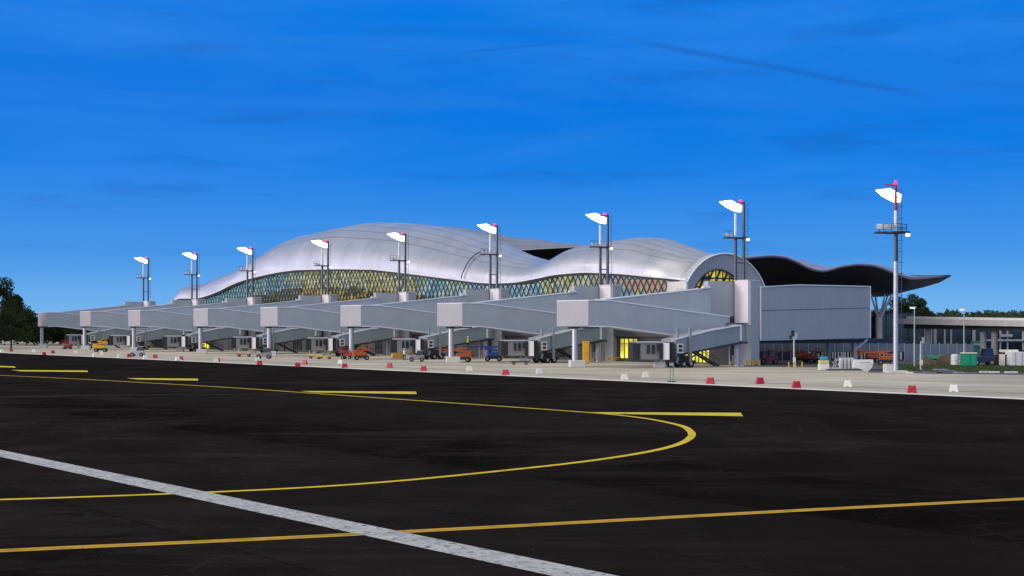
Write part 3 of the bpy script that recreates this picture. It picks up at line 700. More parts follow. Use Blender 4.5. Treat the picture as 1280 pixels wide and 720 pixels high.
# --- gate tower
tw = empty('gate_tower', CT, 'nearest grey gate tower with pale upper bay, beside the blind connecting wing', 'gate tower', 'gate towers along the pier')
def tc_(d_, n_, z_=0): return CT+D*d_+NN*n_+Vector((0,0,z_))
def pbox(name, d0, d1, n0, n1, z0_, z1_, m, par, bevel=0):
    b = MB(); b.prism([tc_(d0, n0), tc_(d0, n1), tc_(d1, n1), tc_(d1, n0)], z0_, z1_); return b.build(name, m, par, bevel=bevel)
pbox('upper_bay', 0, 2.45, 0, .5, 5.2, 10.85, 'bay', tw)
pbox('shaft', -.02, 2.6, .5, 2.0, 0, 10.87, 'cladding', tw)
pbox('side_bay', 2.6, 3.4, -4.5, 3.0, 6.3, 10.80, 'cladding', tw)
pbox('stair_core', 2.6, 6.2, -1.0, 1.2, 0, 6.3, 'wall', tw)
pbox('parapet', -.08, 2.55, -.08, 2.05, 10.87, 10.97, 'trim', tw)
pbox('corner_post', 2.0, 2.3, .2, .46, 0, 5.2, 'galv', tw)
b = MB()
b.box(tc_(-.6, .3, .35), (.12, 2.6, .12), D); b.box(tc_(-.6, .3, .6), (.12, 2.6, .12), D)
for q in (-1, .3, 1.5): b.box(tc_(-.6, q, .3), (.12, .12, .6), D)
b.box(tc_(-.6, -2.6, .35), (.12, 2.2, .12), D); b.box(tc_(-.6, -3.6, .3), (.12, .12, .6), D)
b.build('guard_rail', 'yellow', tw)
# --- boarding ramp : node at the outer end, two flights
A0 = Vector((9.45, 186, 0)); cap_d = D*6.4; rdir = Vector((27.85-9.45, 191.3-186, 0)); RL = rdir.length; rdir.normalize(); rperp = Vector((-rdir.y, rdir.x, 0))
ru = empty('boarding_ramp', Vector((7.85, 186.6, 0)), 'nearest grey boarding ramp folding back on itself at a pale end box', 'boarding ramp', 'fixed boarding ramps along the pier')
def ramp_box(name, start, end_pts, wdir, par, m='cladding'):
    # end_pts: list of (distance, zbottom, ztop)
    b = MB()
    for (a0, b0, t0), (a1, b1, t1) in zip(end_pts, end_pts[1:]):
        p0, p1 = start+rdir*a0, start+rdir*a1; q0, q1 = p0+wdir, p1+wdir; Z = lambda p, zz: Vector((p.x, p.y, zz))
        b.face([Z(p0, b0), Z(p1, b1), Z(p1, t1), Z(p0, t0)]); b.face([Z(q1, b1), Z(q0, b0), Z(q0, t0), Z(q1, t1)])
        b.face([Z(p0, t0), Z(p1, t1), Z(q1, t1), Z(q0, t0)]); b.face([Z(q0, b0), Z(q1, b1), Z(p1, b1), Z(p0, b0)])
    (a0, b0, t0), (a1, b1, t1) = end_pts[0], end_pts[-1]; p0, p1 = start+rdir*a0, start+rdir*a1
    b.face([Z(p0+wdir, b0), Z(p0, b0), Z(p0, t0), Z(p0+wdir, t0)]); b.face([Z(p1, b1), Z(p1+wdir, b1), Z(p1+wdir, t1), Z(p1, t1)])
    return b.build(name, m, par, weld=True)
wfull = Vector((D.x, D.y, 0))*6.4
z2 = [(2.6, 5.0, 8.13), (RL-.5, 2.95, 6.15)]
node = ramp_box('end_node', A0, [(0, 5.0, 8.15), (2.6, 5.0, 8.13)], wfull, ru)
pc = MB(); cA, cB = A0-NN*.06, A0+wfull-NN*.06; pc.box((cA+cB)/2+Vector((0,0,6.57)), (6.36, .12, 3.10), D); pc.build('end_panel', 'cladding_light', ru)
ramp_box('lower_flight', A0, z2, D*3.1, ru)
st1 = A0+D*3.3
ramp_box('upper_flight', st1, [(2.6, 5.0, 8.15), (RL-.6, 6.6, 9.88)], D*3.1, ru)
t = MB()
def Zp(p, zz): return Vector((p.x, p.y, zz))
pe = A0+rdir*2.6; pf = A0+rdir*(RL-.5); t.bar(Zp(A0, 8.2), Zp(pe, 8.2), .22, .12); t.bar(Zp(pe, 8.2), Zp(pf, 6.2), .22, .12)
t.bar(Zp(A0, 5.0), Zp(pe, 5.0), .16, .12); t.bar(Zp(pe, 5.0), Zp(pf, 2.95), .16, .12); t.bar(Zp(A0, 8.2), Zp(A0+wfull, 8.2), .22, .12)
q0, q1 = st1+rdir*2.6, st1+rdir*(RL-.6); t.bar(Zp(q0, 8.2), Zp(q1, 9.93), .22, .12); t.build('roof_trim', 'trim', ru)
t = MB(); t.box(Zp(q1-rdir*.7, 10.0), (.9, .8, .22), rdir); t.build('roof_hatch', 'trim', ru)
u = MB(); u.box(Zp(A0+wfull*.5+rdir*1.3, 4.86), (2.2, 5.6, .22), rdir); u.build('node_beam', 'soffit', ru)
cl_ = MB(); cp = Vector((7.75, 187.2, 0)); cl_.tube(Zp(cp, .8), Zp(cp, 4.78), .37, seg=20); cl_.build('column', 'galv', ru)
hd = MB(); hd.box(Zp(cp, 4.85), (1.3, .9, .25), rdir); hd.build('column_head', 'dark', ru)
bs = MB(); bs.box(Zp(cp+Vector((.25, 0, 0)), .42), (1.85, 1.8, .84), (1, .12, 0)); bs.build('column_base', 'concrete', ru, bevel=.05)
# --- boarding bridge (moving)
R0 = Vector((28.25, 190.6, 0)); W0 = Vector((19.2, 184.6, 0)); jd = (W0-R0).normalized(); jp = Vector((-jd.y, jd.x, 0)); JL = (W0-R0).length
jb = empty('jet_bridge', W0, 'nearest retracted boarding bridge sloping down to a pale windowed cab', 'jet bridge', 'moving boarding bridges parked at the pier')
b = MB(); b.tube(Zp(R0, 3.1), Zp(R0, 5.25), 1.15, seg=24); b.build('rotunda', 'tunnel', jb)
b = MB(); b.box(Zp(R0-Vector((.05, 1.15, 0)), 4.2), (.85, .25, 2.0), (1, .1, 0)); b.build('rotunda_shutter', 'bay', jb)
b = MB(); b.tube(Zp(R0, 5.27), Zp(R0, 5.42), 1.35, seg=24); b.build('rotunda_rim', 'dark', jb); b = MB(); b.tube(Zp(R0, 2.86), Zp(R0, 3.08), 1.3, seg=24); b.build('rotunda_rim', 'dark', jb)
b = MB(); b.tube(Zp(R0, 0), Zp(R0, 2.9), .40, seg=20); b.build('rotunda_column', 'galv', jb)
b = MB(); b.tube(Zp(R0+Vector((-1.0, -.1, 0)), 0), Zp(R0+Vector((-1.0, -.1, 0)), 2.9), .10, seg=10); b.build('downpipe', 'galv', jb)
b = MB(); b.box(Zp(R0+Vector((-.6, -.6, 0)), .85), (.35, .3, 1.1)); b.build('power_box', 'offwhite', jb)
def tun(name, d0, d1, wd, zb0, zt0, zb1, zt1, m):
    p0, p1 = R0+jd*d0, R0+jd*d1; b = MB()
    b.hexa([Zp(p0-jp*wd/2, zb0), Zp(p0+jp*wd/2, zb0), Zp(p1+jp*wd/2, zb1), Zp(p1-jp*wd/2, zb1)][::-1], [Zp(p0-jp*wd/2, zt0), Zp(p0+jp*wd/2, zt0), Zp(p1+jp*wd/2, zt1), Zp(p1-jp*wd/2, zt1)][::-1])
    return b.build(name, m, jb, weld=True)
def zl(d_): return 3.12-1.50*d_/JL
tun('inner_tunnel', .7, 6.2, 2.5, zl(.7), zl(.7)+2.05, zl(6.2), zl(6.2)+2.05, 'tunnel')
tun('outer_tunnel', 5.0, JL+.2, 2.8, zl(5)-.12, zl(5)+2.16, zl(JL)-.22, zl(JL)+1.82, 'tunnel')
b = MB(); s_ = -1 if (jp.y > 0) else 1
e1 = jp*s_*1.45
b.bar(Zp(R0+jd*.7+e1, zl(.7)+2.12), Zp(R0+jd*5.0+e1, zl(5)+2.22), .2, .14); b.bar(Zp(R0+jd*5.0+e1, zl(5)+2.22), Zp(R0+jd*(JL+.9)+e1, zl(JL)+1.74), .2, .14); b.build('tunnel_trim', 'trim', jb)
b = MB(); b.bar(Zp(R0+jd*.7+e1*.9, zl(.7)-.08), Zp(R0+jd*(JL)+e1*.9, zl(JL)-.10), .3, .22); b.build('tunnel_beam', 'dark', jb)
# control panel boxes on the tunnel side
b = MB(); b.box(Zp(W0-jd*.2+e1*1.1, 2.35), (.9, .25, 1.15), jd); b.build('equipment_box', 'white', jb)
b = MB(); b.box(Zp(W0-jd*.2+e1*1.21, 2.62), (.55, .06, .32), jd); b.box(Zp(W0-jd*.2+e1*1.21, 2.12), (.55, .06, .32), jd); b.build('equipment_vent', 'dark', jb)
# cab
cc_ = W0+jd*2.0+Vector((-.15, -.1, 0)); cx = Vector((1, .18, 0)).normalized(); cy = Vector((-.18, 1, 0)).normalized()
b = MB(); b.box(Zp(cc_+Vector((-1.0, 0, 0)), 2.0), (2.6, 2.8, 1.95), cx); cab = b.build('cab', 'offwhite', jb, bevel=.06)
b = MB(); b.box(Zp(cc_+Vector((-1.15, 0, 0)), 3.08), (3.3, 3.2, .20), cx); b.build('cab_roof', 'galv', jb, bevel=.05)
for dx, ww in ((-1.35, .36), (-.72, .36), (-.02, .55)):
    b = MB(); b.box(Zp(cc_+cx*dx-cy*1.42, 2.25 if dx < -.1 else 2.45), (ww, .08, 1.05 if dx < -.1 else .75), cx); wv_ = b.build('cab_window', 'glass', jb)
b = MB(); b.box(Zp(cc_+cx*(-2.75), 2.05), (.85, 2.5, 1.9), cx); b.build('bellows', 'dark', jb)
b = MB()
for q in range(4): b.box(Zp(cc_+cx*(-2.45-.2*q), 2.05), (.07, 2.62, 2.0), cx)
b.build('bellows_rib', 'soffit', cab.parent)
b = MB(); b.box(Zp(cc_+cx*.85-cy*1.40, 2.02), (.80, .25, 2.0), (cx*.93-cy*.36)); b.build('side_panel', 'bay', jb)
b = MB(); b.box(Zp(cc_+cx*.25-cy*1.40, 2.02), (.40, .2, 1.9), cx); b.build('panel_recess', 'dark', jb)
b = MB(); b.box(Zp(cc_+cx*1.5-cy*1.62, 2.02), (.10, .3, 2.15), cx); b.build('panel_edge', 'dark', jb)
b = MB(); b.box(Zp(cc_+cx*1.5-cy*.5, 2.05), (.5, 1.9, 2.1), cx); b.build('cab_neck', 'dark', jb)
# lift columns, bogie, wheels, stairs
for d_, hh in ((-.25, 4.75), (-1.75, 4.85)):
    pp = W0+jd*(-d_-1.0)*1.0+jp*s_*(.9 if d_ > -1 else 1.62)
    pp = W0-jd*(-d_)*1.0+e1*(.75 if d_ > -1 else 1.15)
    b = MB(); b.box(Zp(pp, (hh+.6)/2), (.28, .28, hh-.6), jd); b.build('lift_post', 'tunnel', jb)
b = MB(); bc = W0-jd*1.6
b.box(Zp(bc, .75), (2.6, 2.8, .25), jd); b.box(Zp(bc, 1.1), (.5, 3.2, .7), jd)
b.bar(Zp(bc+e1*1.1-jd*1.2, .5), Zp(bc+e1*1.1+jd*1.0, 1.5), .14); b.bar(Zp(bc+e1*1.1+jd*1.2, .5), Zp(bc+e1*1.1-jd*1.0, 1.5), .14); b.build('bogie_frame', 'dark', jb)
for d_ in (-.55, .6):
    for sd_ in (-1, 1):
        c_ = bc+jd*d_+jp*sd_*1.25; b = MB(); b.tube(Zp(c_-jp*.18, .48), Zp(c_+jp*.18, .48), .48, seg=20); wl = b.build('wheel', 'tyre', jb)
        b = MB(); b.tube(Zp(c_-jp*.2, .48), Zp(c_+jp*.2, .48), .22, seg=14); b.build('rim', 'galv', wl)
b = MB(); sa = bc-jd*1.5+e1*.5; sb = bc-jd*5.2+e1*.5
for o_ in (-.45, .45):
    b.bar(Zp(sa+e1*o_*.6, 1.9), Zp(sb+e1*o_*.6, .15), .10, .22); b.bar(Zp(sa+e1*o_*.6, 2.7), Zp(sb+e1*o_*.6, 1.0), .06)
    for q in range(5): p = (sa+e1*o_*.6).lerp(sb+e1*o_*.6, q/4); zq = 1.9-1.75*q/4; b.bar(Zp(p, zq), Zp(p, zq+.85), .05)
for q in range(10):
    p = sa.lerp(sb, q/9); b.box(Zp(p, 1.85-1.7*q/9), (.3, .9, .06), jd)
b.build('service_stair', 'dark', jb)
cb_ = empty('ballast_block', Vector((18.0, 184.3, 0)), 'pale concrete block under the cab of the nearest boarding bridge', 'concrete block', 'concrete blocks under the bridge cabs')
b = MB(); b.prism([cc_+Vector((-.3, -.6, 0)), cc_+Vector((1.1, -.4, 0)), cc_+Vector((1.1, .6, 0)), cc_+Vector((-.3, .5, 0))], 0, .75); b.build('block', 'concrete', cb_, bevel=.06)
b = MB(); b.tube(Zp(cc_+Vector((.0, -.05, 0)), .75), Zp(cc_+Vector((.0, -.05, 0)), .9), .12); b.tube(Zp(cc_+Vector((.7, -.05, 0)), .75), Zp(cc_+Vector((.7, -.05, 0)), .9), .12); b.build('lifting_eye', 'galv', cb_)
# --- floodlight mast on each tower
mc = Vector((29.38, 196.2, 0)); mz = 10.97
ml = empty('floodlight_mast', Zp(mc, mz), 'nearest twin-pole floodlight mast with glaring white head and red beacon', 'floodlight mast', 'floodlight masts on the gate towers')
pl_ = mc+Vector((-.52, 0, 0)); pr_ = mc+Vector((.54, .1, 0))
b = MB(); b.tube(Zp(pl_, mz), Zp(pl_, 16.3), .22, .20, 14); b.build('pole', 'mast', ml)
b = MB(); b.tube(Zp(pl_, 16.3), Zp(pl_, 19.6), .20, .17, 14); b.build('upper_pole', 'white', ml)  # upper stretch coloured white for the glow of the lamp head
b = MB(); b.tube(Zp(pr_, mz), Zp(pr_, 21.1), .22, .20, 14); b.build('pole', 'mast', ml)
b = MB()
for zz in (13.2, 16.35, 20.9): b.box(Zp(mc, zz), (1.3, .3, .14), (1, .1, 0))
for q in range(12): zz = 12+q*.75; b.bar(Zp(pr_+Vector((.25, 0, 0)), zz), Zp(pr_+Vector((.55, 0, 0)), zz), .04)
b.bar(Zp(pr_+Vector((.55, 0, 0)), 11.5), Zp(pr_+Vector((.55, 0, 0)), 21), .05); b.build('cross_bracket', 'mast', ml)
b = MB(); b.box(Zp(mc+Vector((-.55, 0, 0)), 16.42), (3.0, 1.4, .12), (1, .1, 0)); b.bar(Zp(mc+Vector((-2.0, -.7, 0)), 17.3), Zp(mc+Vector((-.9, -.7, 0)), 17.3), .05)
for x in (-2.0, -1.45, -.9): b.bar(Zp(mc+Vector((x, -.7, 0)), 16.4), Zp(mc+Vector((x, -.7, 0)), 17.3), .05)
b.build('platform', 'dark', ml)
b = MB(); b.box(Zp(mc+Vector((-1.5, -.3, 0)), 16.75), (1.1, .5, .35), Vector((1, 0, -.25))); b.build('small_floodlight', 'galv', ml)
b = MB(); b.box(Zp(mc+Vector((1.05, -.2, 0)), 16.2), (.35, .3, .28), (1, 0, 0)); b.build('small_lamp', 'lampsoft', ml)
# lamp head: a tilted sheet of floodlights facing the apron
HQ = [(-2.65, 21.05), (-1.8, 20.5), (-.5, 19.95), (.35, 19.85), (.35, 20.6), (-1.1, 21.22)]
def head(mc, name_par, dz_=0.0):
    c0 = Vector((mc.x, mc.y, dz_)); q = [c0+Vector((x, (21.4-z_)*1.3-.6, z_)) for x, z_ in HQ]; up = Vector((.05, .30, .14))
    b = MB(); b.hexa([p+Vector((0, .02, .01)) for p in q][::-1], [p+up for p in q][::-1]); h_ = b.build('floodlight_head', 'white', name_par)
    b = MB(); b.face(q); b.build('lamp_face', 'lampglow', h_)
    b = MB(); b.bar(c0+Vector((.15, .1, 20.2)), c0+Vector((-.9, .9, 20.7)), .12); b.build('head_bracket', 'mast', h_)
    ld = bpy.data.lights.new('floodlight', 'SPOT'); ld.energy = 5200; ld.spot_size = R(120); ld.spot_blend = .9; ld.shadow_soft_size = .6; ld.color = (1, .90, .86)
    lo_ = bpy.data.objects.new('floodlight', ld); C.objects.link(lo_); lo_.parent = name_par; aim = Vector((-.62, -.50, -.75))
    lo_.location = c0+Vector((-1.1, -.9, 20.0))-top_loc(name_par); lo_.rotation_euler = (-aim).to_track_quat('Z', 'Y').to_euler(); return h_
head(mc, ml)
b = MB(); b.tube(Zp(mc+Vector((.15, 0, 0)), 21.0), Zp(mc+Vector((.15, 0, 0)), 21.35), .26, .18, 12); b.build('beacon', 'beacon', ml)
b = MB(); b.box(Zp(mc+Vector((.15, 0, 0)), 20.94), (.9, .35, .14), (1, 0, 0)); b.build('beacon_arm', 'redp', ml)

bases = dict(tw=tw, ru=ru, jb=jb, cb=cb_, ml=ml)
txt = {'tw': '%s gate tower, %s', 'ru': '%s folded boarding ramp, %s', 'jb': '%s low parked boarding bridge, %s', 'cb': '%s concrete block under a cab, %s', 'ml': '%s twin-pole floodlight mast, %s'}
where = ['', 'before the right end of lattice glass', 'below the dip of the roof', 'right of the roof summit', 'left of the roof summit', 'where the roof starts rising', 'before the low left roof end', 'left of the silver roof']
for k in range(1, 8):
    for key, o in bases.items():
        c = copy_tree(o, o.location+pos(k), txt[key] % (ORD[k], where[k]))
        if key == 'jb':
            a_ = R((0, 1.6, -1.8, 1.0, -1.2, 2.2, -.8, 1.5)[k]); rr_ = Matrix.Rotation(a_, 3, 'Z'); c.rotation_euler = (0, 0, a_); c.location = R0+pos(k)+rr_ @ (W0-R0)

# ================================================================ TALL RED AND WHITE MAST
TM = Vector((41.4, 164, 0))
tm = empty('tall_floodlight_mast', TM, 'tall free-standing mast with red and white top and round work platform', 'floodlight mast')
b = MB(); b.tube(Zp(TM, 0), Zp(TM, 8.4), .27, .25, 20); b.build('lower_pole', 'galv', tm)
b = MB(); b.tube(Zp(TM, 8.4), Zp(TM, 12.0), .25, .23, 20); b.build('pole', 'galv', tm)
b = MB(); b.tube(Zp(TM, 12.0), Zp(TM, 15.1), .20, .19, 20); b.build('pole', 'mast', tm)
b = MB(); b.tube(Zp(TM, 15.1), Zp(TM, 17.5), .18, .17, 16); b.build('upper_pole', 'white', tm)
b = MB(); b.tube(Zp(TM, 17.5), Zp(TM, 20.3), .16, .14, 16); b.build('top_pole', 'redp', tm)
b = MB(); b.tube(Zp(TM, 15.05), Zp(TM, 15.2), 1.5, seg=20); b.box(Zp(TM+Vector((-1.2, 0, 0)), 15.12), (2.0, 1.6, .14))
for zz in (15.6, 16.0):
    for i in range(20): a0, a1 = i*math.pi/10, (i+1)*math.pi/10; b.bar(TM+Vector((math.cos(a0)*1.5-.3, math.sin(a0)*1.3, zz)), TM+Vector((math.cos(a1)*1.5-.3, math.sin(a1)*1.3, zz)), .04)
for i in range(10): a0 = i*math.pi/5; b.bar(TM+Vector((math.cos(a0)*1.5-.3, math.sin(a0)*1.3, 15.15)), TM+Vector((math.cos(a0)*1.5-.3, math.sin(a0)*1.3, 16.0)), .04)
b.build('platform', 'dark', tm)
b = MB(); lx = TM+Vector((.42, -.05, 0))
for o_ in (-.2, .2): b.bar(Zp(lx+Vector((o_, 0, 0)), 2.5), Zp(lx+Vector((o_, 0, 0)), 20.0), .05)
zz = 2.6
while zz < 20: b.bar(Zp(lx-Vector((.2, 0, 0)), zz), Zp(lx+Vector((.2, 0, 0)), zz), .035); zz += .45
zz = 3.5
while zz < 20: 
    for i in range(6): a0, a1 = -math.pi*.6+i*.63, -math.pi*.6+(i+1)*.63; b.bar(lx+Vector((math.cos(a0)*.38, math.sin(a0)*.38, zz)), lx+Vector((math.cos(a1)*.38, math.sin(a1)*.38, zz)), .035)
    zz += 1.2
b.build('caged_ladder', 'mast', tm)
head(TM+Vector((.45, 0, 0)), tm, -1.4); b = MB(); b.tube(Zp(TM, 20.3), Zp(TM, 20.75), .2, .12); b.build('beacon', 'beacon', tm)
b = MB(); b.bar(Zp(TM, 20.2), Zp(TM+Vector((-1.2, 0, 0)), 20.3), .14); b.build('lamp_arm', 'redp', tm)
b = MB(); b.box(Zp(TM+Vector((-1.3, -.4, 0)), 15.75), (1.7, .6, .55)); b.build('control_box', 'galv', tm)
b = MB(); b.box(Zp(TM+Vector((1.2, -.4, 0)), 14.85), (.4, .3, .3)); b.build('small_lamp', 'lampsoft', tm)
b = MB(); b.box(Zp(TM, .12), (2.2, 2.0, .24)); b.build('footing', 'concrete', tm, bevel=.04)
tb = MB(); q = G(1111.5, 465.5); tb.box(Zp(q, .45), (1.15, .9, .9), (1, .05, 0)); o = tb.build('ballast_block', 'concrete', None, bevel=.05); tag(o, 'grey concrete cube left of the tall red and white mast', 'concrete block')

# ================================================================ APRON-EDGE BARRIERS
def barrier_mesh(name, m):
    b = MB(); prof = [(-.40, 0), (-.27, .62), (-.12, .62), (-.09, .57), (.09, .57), (.12, .62), (.27, .62), (.40, 0), (.10, 0), (.09, .06), (-.09, .06), (-.10, 0)]
    n = len(prof)
    fr = [Vector((x, -.22+z_*.12, z_)) for x, z_ in prof]; bk = [Vector((x, .22-z_*.12, z_)) for x, z_ in prof]
    b.face(fr); b.face(bk[::-1])
    for i in range(n): j = (i+1) % n; b.face([fr[i], bk[i], bk[j], fr[j]])
    o = b.build(name, m, None, weld=True, bevel=.03); return o
br_ = barrier_mesh('edge_barrier', 'red'); bw_ = barrier_mesh('edge_barrier', 'wplastic')
bars = [(2.5,440.5,'w'),(14,439.5,'r'),(42.5,440.5,'w'),(55,444,'r'),(66,441.8,'r'),(95,442.2,'w'),(118.5,445.5,'w'),(127,444,'w'),(149.5,447,'w'),(161.5,446.5,'r'),(181.5,448.7,'w'),(194,447.5,'r'),
 (222,450.8,'w'),(226,450,'r'),(272,452.7,'r'),(270,453,'w'),(322,451.5,'w'),(324.5,456,'r'),(372,459,'r'),(381,455.8,'r'),(425.5,455,'w'),(431,460,'r'),(487,459.8,'r'),(529.5,464,'r'),(587,464,'w'),
 (632,469,'r'),(674,467.5,'w'),(780.5,475,'w'),(807,472.5,'w'),(888,480,'r'),(950,480,'r'),(995.5,485.2,'r'),(1060,484,'w'),(1140,491.3,'r'),(1192.5,490,'w')]
bars.sort(key=lambda t: -t[0])
used = set(); cnt = {'r': 0, 'w': 0}
words = ['first','second','third','fourth','fifth','sixth','seventh','eighth','ninth','tenth','eleventh','twelfth','thirteenth','fourteenth','fifteenth','sixteenth','seventeenth','eighteenth','nineteenth','twentieth']
note = {1192: 'right of the tall mast, by the service road', 1140: 'just right of the foot of the tall mast', 1060: 'in front of the white plough blade', 995: 'in front of the signal post with yellow bollards', 950: 'in front of the connecting wing', 888: 'in front of the nearest gate tower', 807: 'behind another, under the nearest bridge cab', 780: 'on the edge, right of the nearest ramp column', 674: 'left of the nearest ramp column', 632: 'on the asphalt edge before the second bridge cab', 587: 'right of the second ramp column base', 529: 'left of the second ramp column base'}
for x, y, c_ in bars:
    src = br_ if c_ == 'r' else bw_
    o = src if c_ not in used else src.copy()
    if c_ in used: C.objects.link(o)
    used.add(c_); g_ = G(x, y); o.location = (g_.x, g_.y, .012); o.rotation_euler = (0, 0, rg.uniform(-.5, .5) if x > 250 else rg.uniform(-.2, .9))
    i_ = cnt[c_]; cnt[c_] += 1
    o.scale = (.92, .92, .92); nm = 'red' if c_ == 'r' else 'white'
    ex = note.get(int(x), 'on the concrete edge strip')
    tag(o, '%s %s plastic barrier from the right, %s' % (words[i_], nm, ex), 'barrier', 'plastic barriers along the apron edge')

# ================================================================ EQUIPMENT
def wheel(par, c, r, w_, ax):
    ax = Vector(ax).normalized(); b = MB(); b.tube(Vector(c)-ax*w_/2, Vector(c)+ax*w_/2, r, seg=18); wl = b.build('wheel', 'tyre', par)
    b = MB(); b.tube(Vector(c)-ax*(w_/2+.02), Vector(c)+ax*(w_/2+.02), r*.5, seg=12); b.build('rim', 'offwhite', wl)
def boom_lift(x, y, col, label, h=(1, 0), reach=4.5, raise_=.25, sc=1.0, group=None, basket_h=None):
    p = G(x, y); hx_ = Vector((h[0], h[1], 0)).normalized(); hy_ = Vector((-hx_.y, hx_.x, 0))
    e = empty('boom_lift', p, label, 'boom lift', group)
    L = lambda a, b_, c: p+hx_*a*sc+hy_*b_*sc+Vector((0,0,c*sc))
    b = MB(); b.box(L(0, 0, .62), (2.6*sc, 1.3*sc, .42*sc), hx_); b.build('chassis', 'dark', e)
    for a in (-1.0, 1.0):
        for q in (-.85, .85): wheel(e, L(a, q, .42), .42*sc, .32*sc, hy_)
    b = MB(); b.prism([L(-1.7, -.7, 0), L(.9, -.7, 0), L(1.1, 0, 0), L(.9, .7, 0), L(-1.7, .7, 0), L(-1.9, 0, 0)], .85*sc, 1.55*sc); b.build('turret', col, e, bevel=.05)
    b = MB(); b.box(L(-1.3, 0, 1.7), (.8*sc, 1.3*sc, .4*sc), hx_); b.build('counterweight', col, e, bevel=.05)
    b = MB(); b.bar(L(-1.2, 0, 1.75), L(1.6, 0, 2.1), .30*sc); b.bar(L(1.5, 0, 2.15), L(-.8, .1, 2.45), .26*sc); b.bar(L(-.8, .1, 2.45), L(reach/sc, 0, 2.45+raise_*reach*.4), .24*sc); b.build('boom', col, e)
    bz = 2.45+raise_*reach*.4 if basket_h is None else basket_h
    K = lambda a, b_, c: L(reach/sc, 0, bz)+hx_*a+hy_*b_+Vector((0, 0, c-.35))
    b = MB(); b.box(K(.5, 0, 0), (.9, 1.6, .06), hx_)
    for zz in (.35, .75):
        for a, c_ in ((( .05, -.8), (.95, -.8)), ((.05, .8), (.95, .8)), ((.05, -.8), (.05, .8)), ((.95, -.8), (.95, .8))): b.bar(K(a[0], a[1], zz), K(c_[0], c_[1], zz), .05)
    for a in (.05, .95):
        for q in (-.8, .8): b.bar(K(a, q, 0), K(a, q, .78), .05)
    b.build('basket', col if col != 'blue' else 'dark', e)
    return e, K(.5, 0, .04)
bl, bp_ = boom_lift(617, 451.5, 'blue', 'blue boom lift with its basket out to the left, below the third ramp', (-1, .05), 3.2, .0, .85)
boom_lift(578, 452.5, 'orange', 'orange boom lift right of the second ramp column', (-1, .1), 2.2, -.3, .8, 'orange boom lifts around the pier')
boom_lift(452, 450, 'orange', 'orange boom lift under the fourth ramp, right of its column', (1, .2), .2, -.4, .75, 'orange boom lifts around the pier')
boom_lift(434, 449, 'redp', 'small red and yellow lift half hidden behind the fourth ramp column', (-1, .3), .1, -.3, .55)
boom_lift(1000, 453, 'orange', 'long orange boom lift behind the signal post with yellow bollards', (-1, .05), 4.0, -.35, .72, 'orange boom lifts around the pier')
boom_lift(1016, 453.5, 'orange', 'orange boom lift with folded arm under the connecting wing', (1, .4), 1.0, -.5, .66, 'orange boom lifts around the pier')
boom_lift(1108, 456, 'orange', 'orange boom lift behind the white plough blade', (-1, .2), 3.0, -.3, .74, 'orange boom lifts around the pier')
boom_lift(1088, 453, 'orange', 'orange boom lift with low arm left of the tall mast', (-1, -.2), 1.6, -.3, .66, 'orange boom lifts around the pier')
boom_lift(126, 440, 'yellow', 'yellow lift parked under the second farthest ramp', (1, .1), .1, -.3, .85)
boom_lift(84, 436.5, 'redp', 'red cherry picker by the farthest ramp, in front of the dark trees', (-1, .1), .1, -.3, .62)
# person in a hi-vis jacket working from the blue lift's basket
def person(loc, h=1.75, face=0, label='', jacket='hivis', lean=0):
    e = empty('person', loc, label, 'person'); s = h/1.75; ca, sa = math.cos(face), math.sin(face)
    T = lambda x, y, z_: (x*ca-y*sa)*s, 
    def W(x, y, z_): return (s*(x*ca-y*sa), s*(x*sa+y*ca), s*z_)
    J = [(0,0,.95),(0,.0,1.2),(0,.02,1.45),(0,.02,1.56),(0,-.01,1.68),(.19,.0,1.43),(.27,-.03,1.18),(.20,-.25,1.08),(-.19,0,1.43),(-.27,-.03,1.18),(-.20,-.25,1.08),(.1,0,.9),(.11,-.03,.5),(.11,.02,.08),(.11,-.14,.04),(-.1,0,.9),(-.11,-.03,.5),(-.11,.02,.08),(-.11,-.14,.04)]
    E = [(0,1),(1,2),(2,3),(3,4),(2,5),(5,6),(6,7),(2,8),(8,9),(9,10),(0,11),(11,12),(12,13),(13,14),(0,15),(15,16),(16,17),(17,18)]
    rad = [.14,.15,.15,.06,.105,.07,.05,.04,.07,.05,.04,.10,.07,.05,.045,.10,.07,.05,.045]
    me = bpy.data.meshes.new('body'); me.from_pydata([W(*j) for j in J], E, []); me.skin_vertices if False else None
    o = bpy.data.objects.new('body', me); C.objects.link(o); o.parent = e
    md = o.modifiers.new('skin', 'SKIN'); 
    for i, v in enumerate(o.data.skin_vertices[0].data): v.radius = (rad[i]*s, rad[i]*s)
    o.data.skin_vertices[0].data[0].use_root = True
    md2 = o.modifiers.new('sub', 'SUBSURF'); md2.levels = 2; md2.render_levels = 2; me.materials.append(M['cloth'])
    b = MB()
    for k, (zz, rx) in enumerate(((.92, .19), (1.15, .205), (1.40, .22), (1.5, .12))):
        if k: pz, pr = prev; b.tube(Vector(loc)+Vector((0, 0, pz*s)), Vector(loc)+Vector((0, 0, zz*s)), pr*s, rx*s, 14, cap=True)
        prev = (zz, rx)
    b.build('jacket', jacket, e)
    b = MB(); b.tube(Vector(loc)+Vector((0, 0, 1.70*s)), Vector(loc)+Vector((0, 0, 1.80*s)), .125*s, .08*s, 14); b.build('helmet', 'wplastic', e)
    b = MB(); b.tube(Vector(loc)+Vector((0, -.06, 1.58*s)), Vector(loc)+Vector((0, -.06, 1.70*s)), .085*s, .09*s, 12); b.build('face', 'skin', e)
    return e
person(bp_+Vector((0, 0, -.0)), 1.75, .3, 'worker in a yellow-green hi-vis jacket and helmet standing in the blue lift basket')
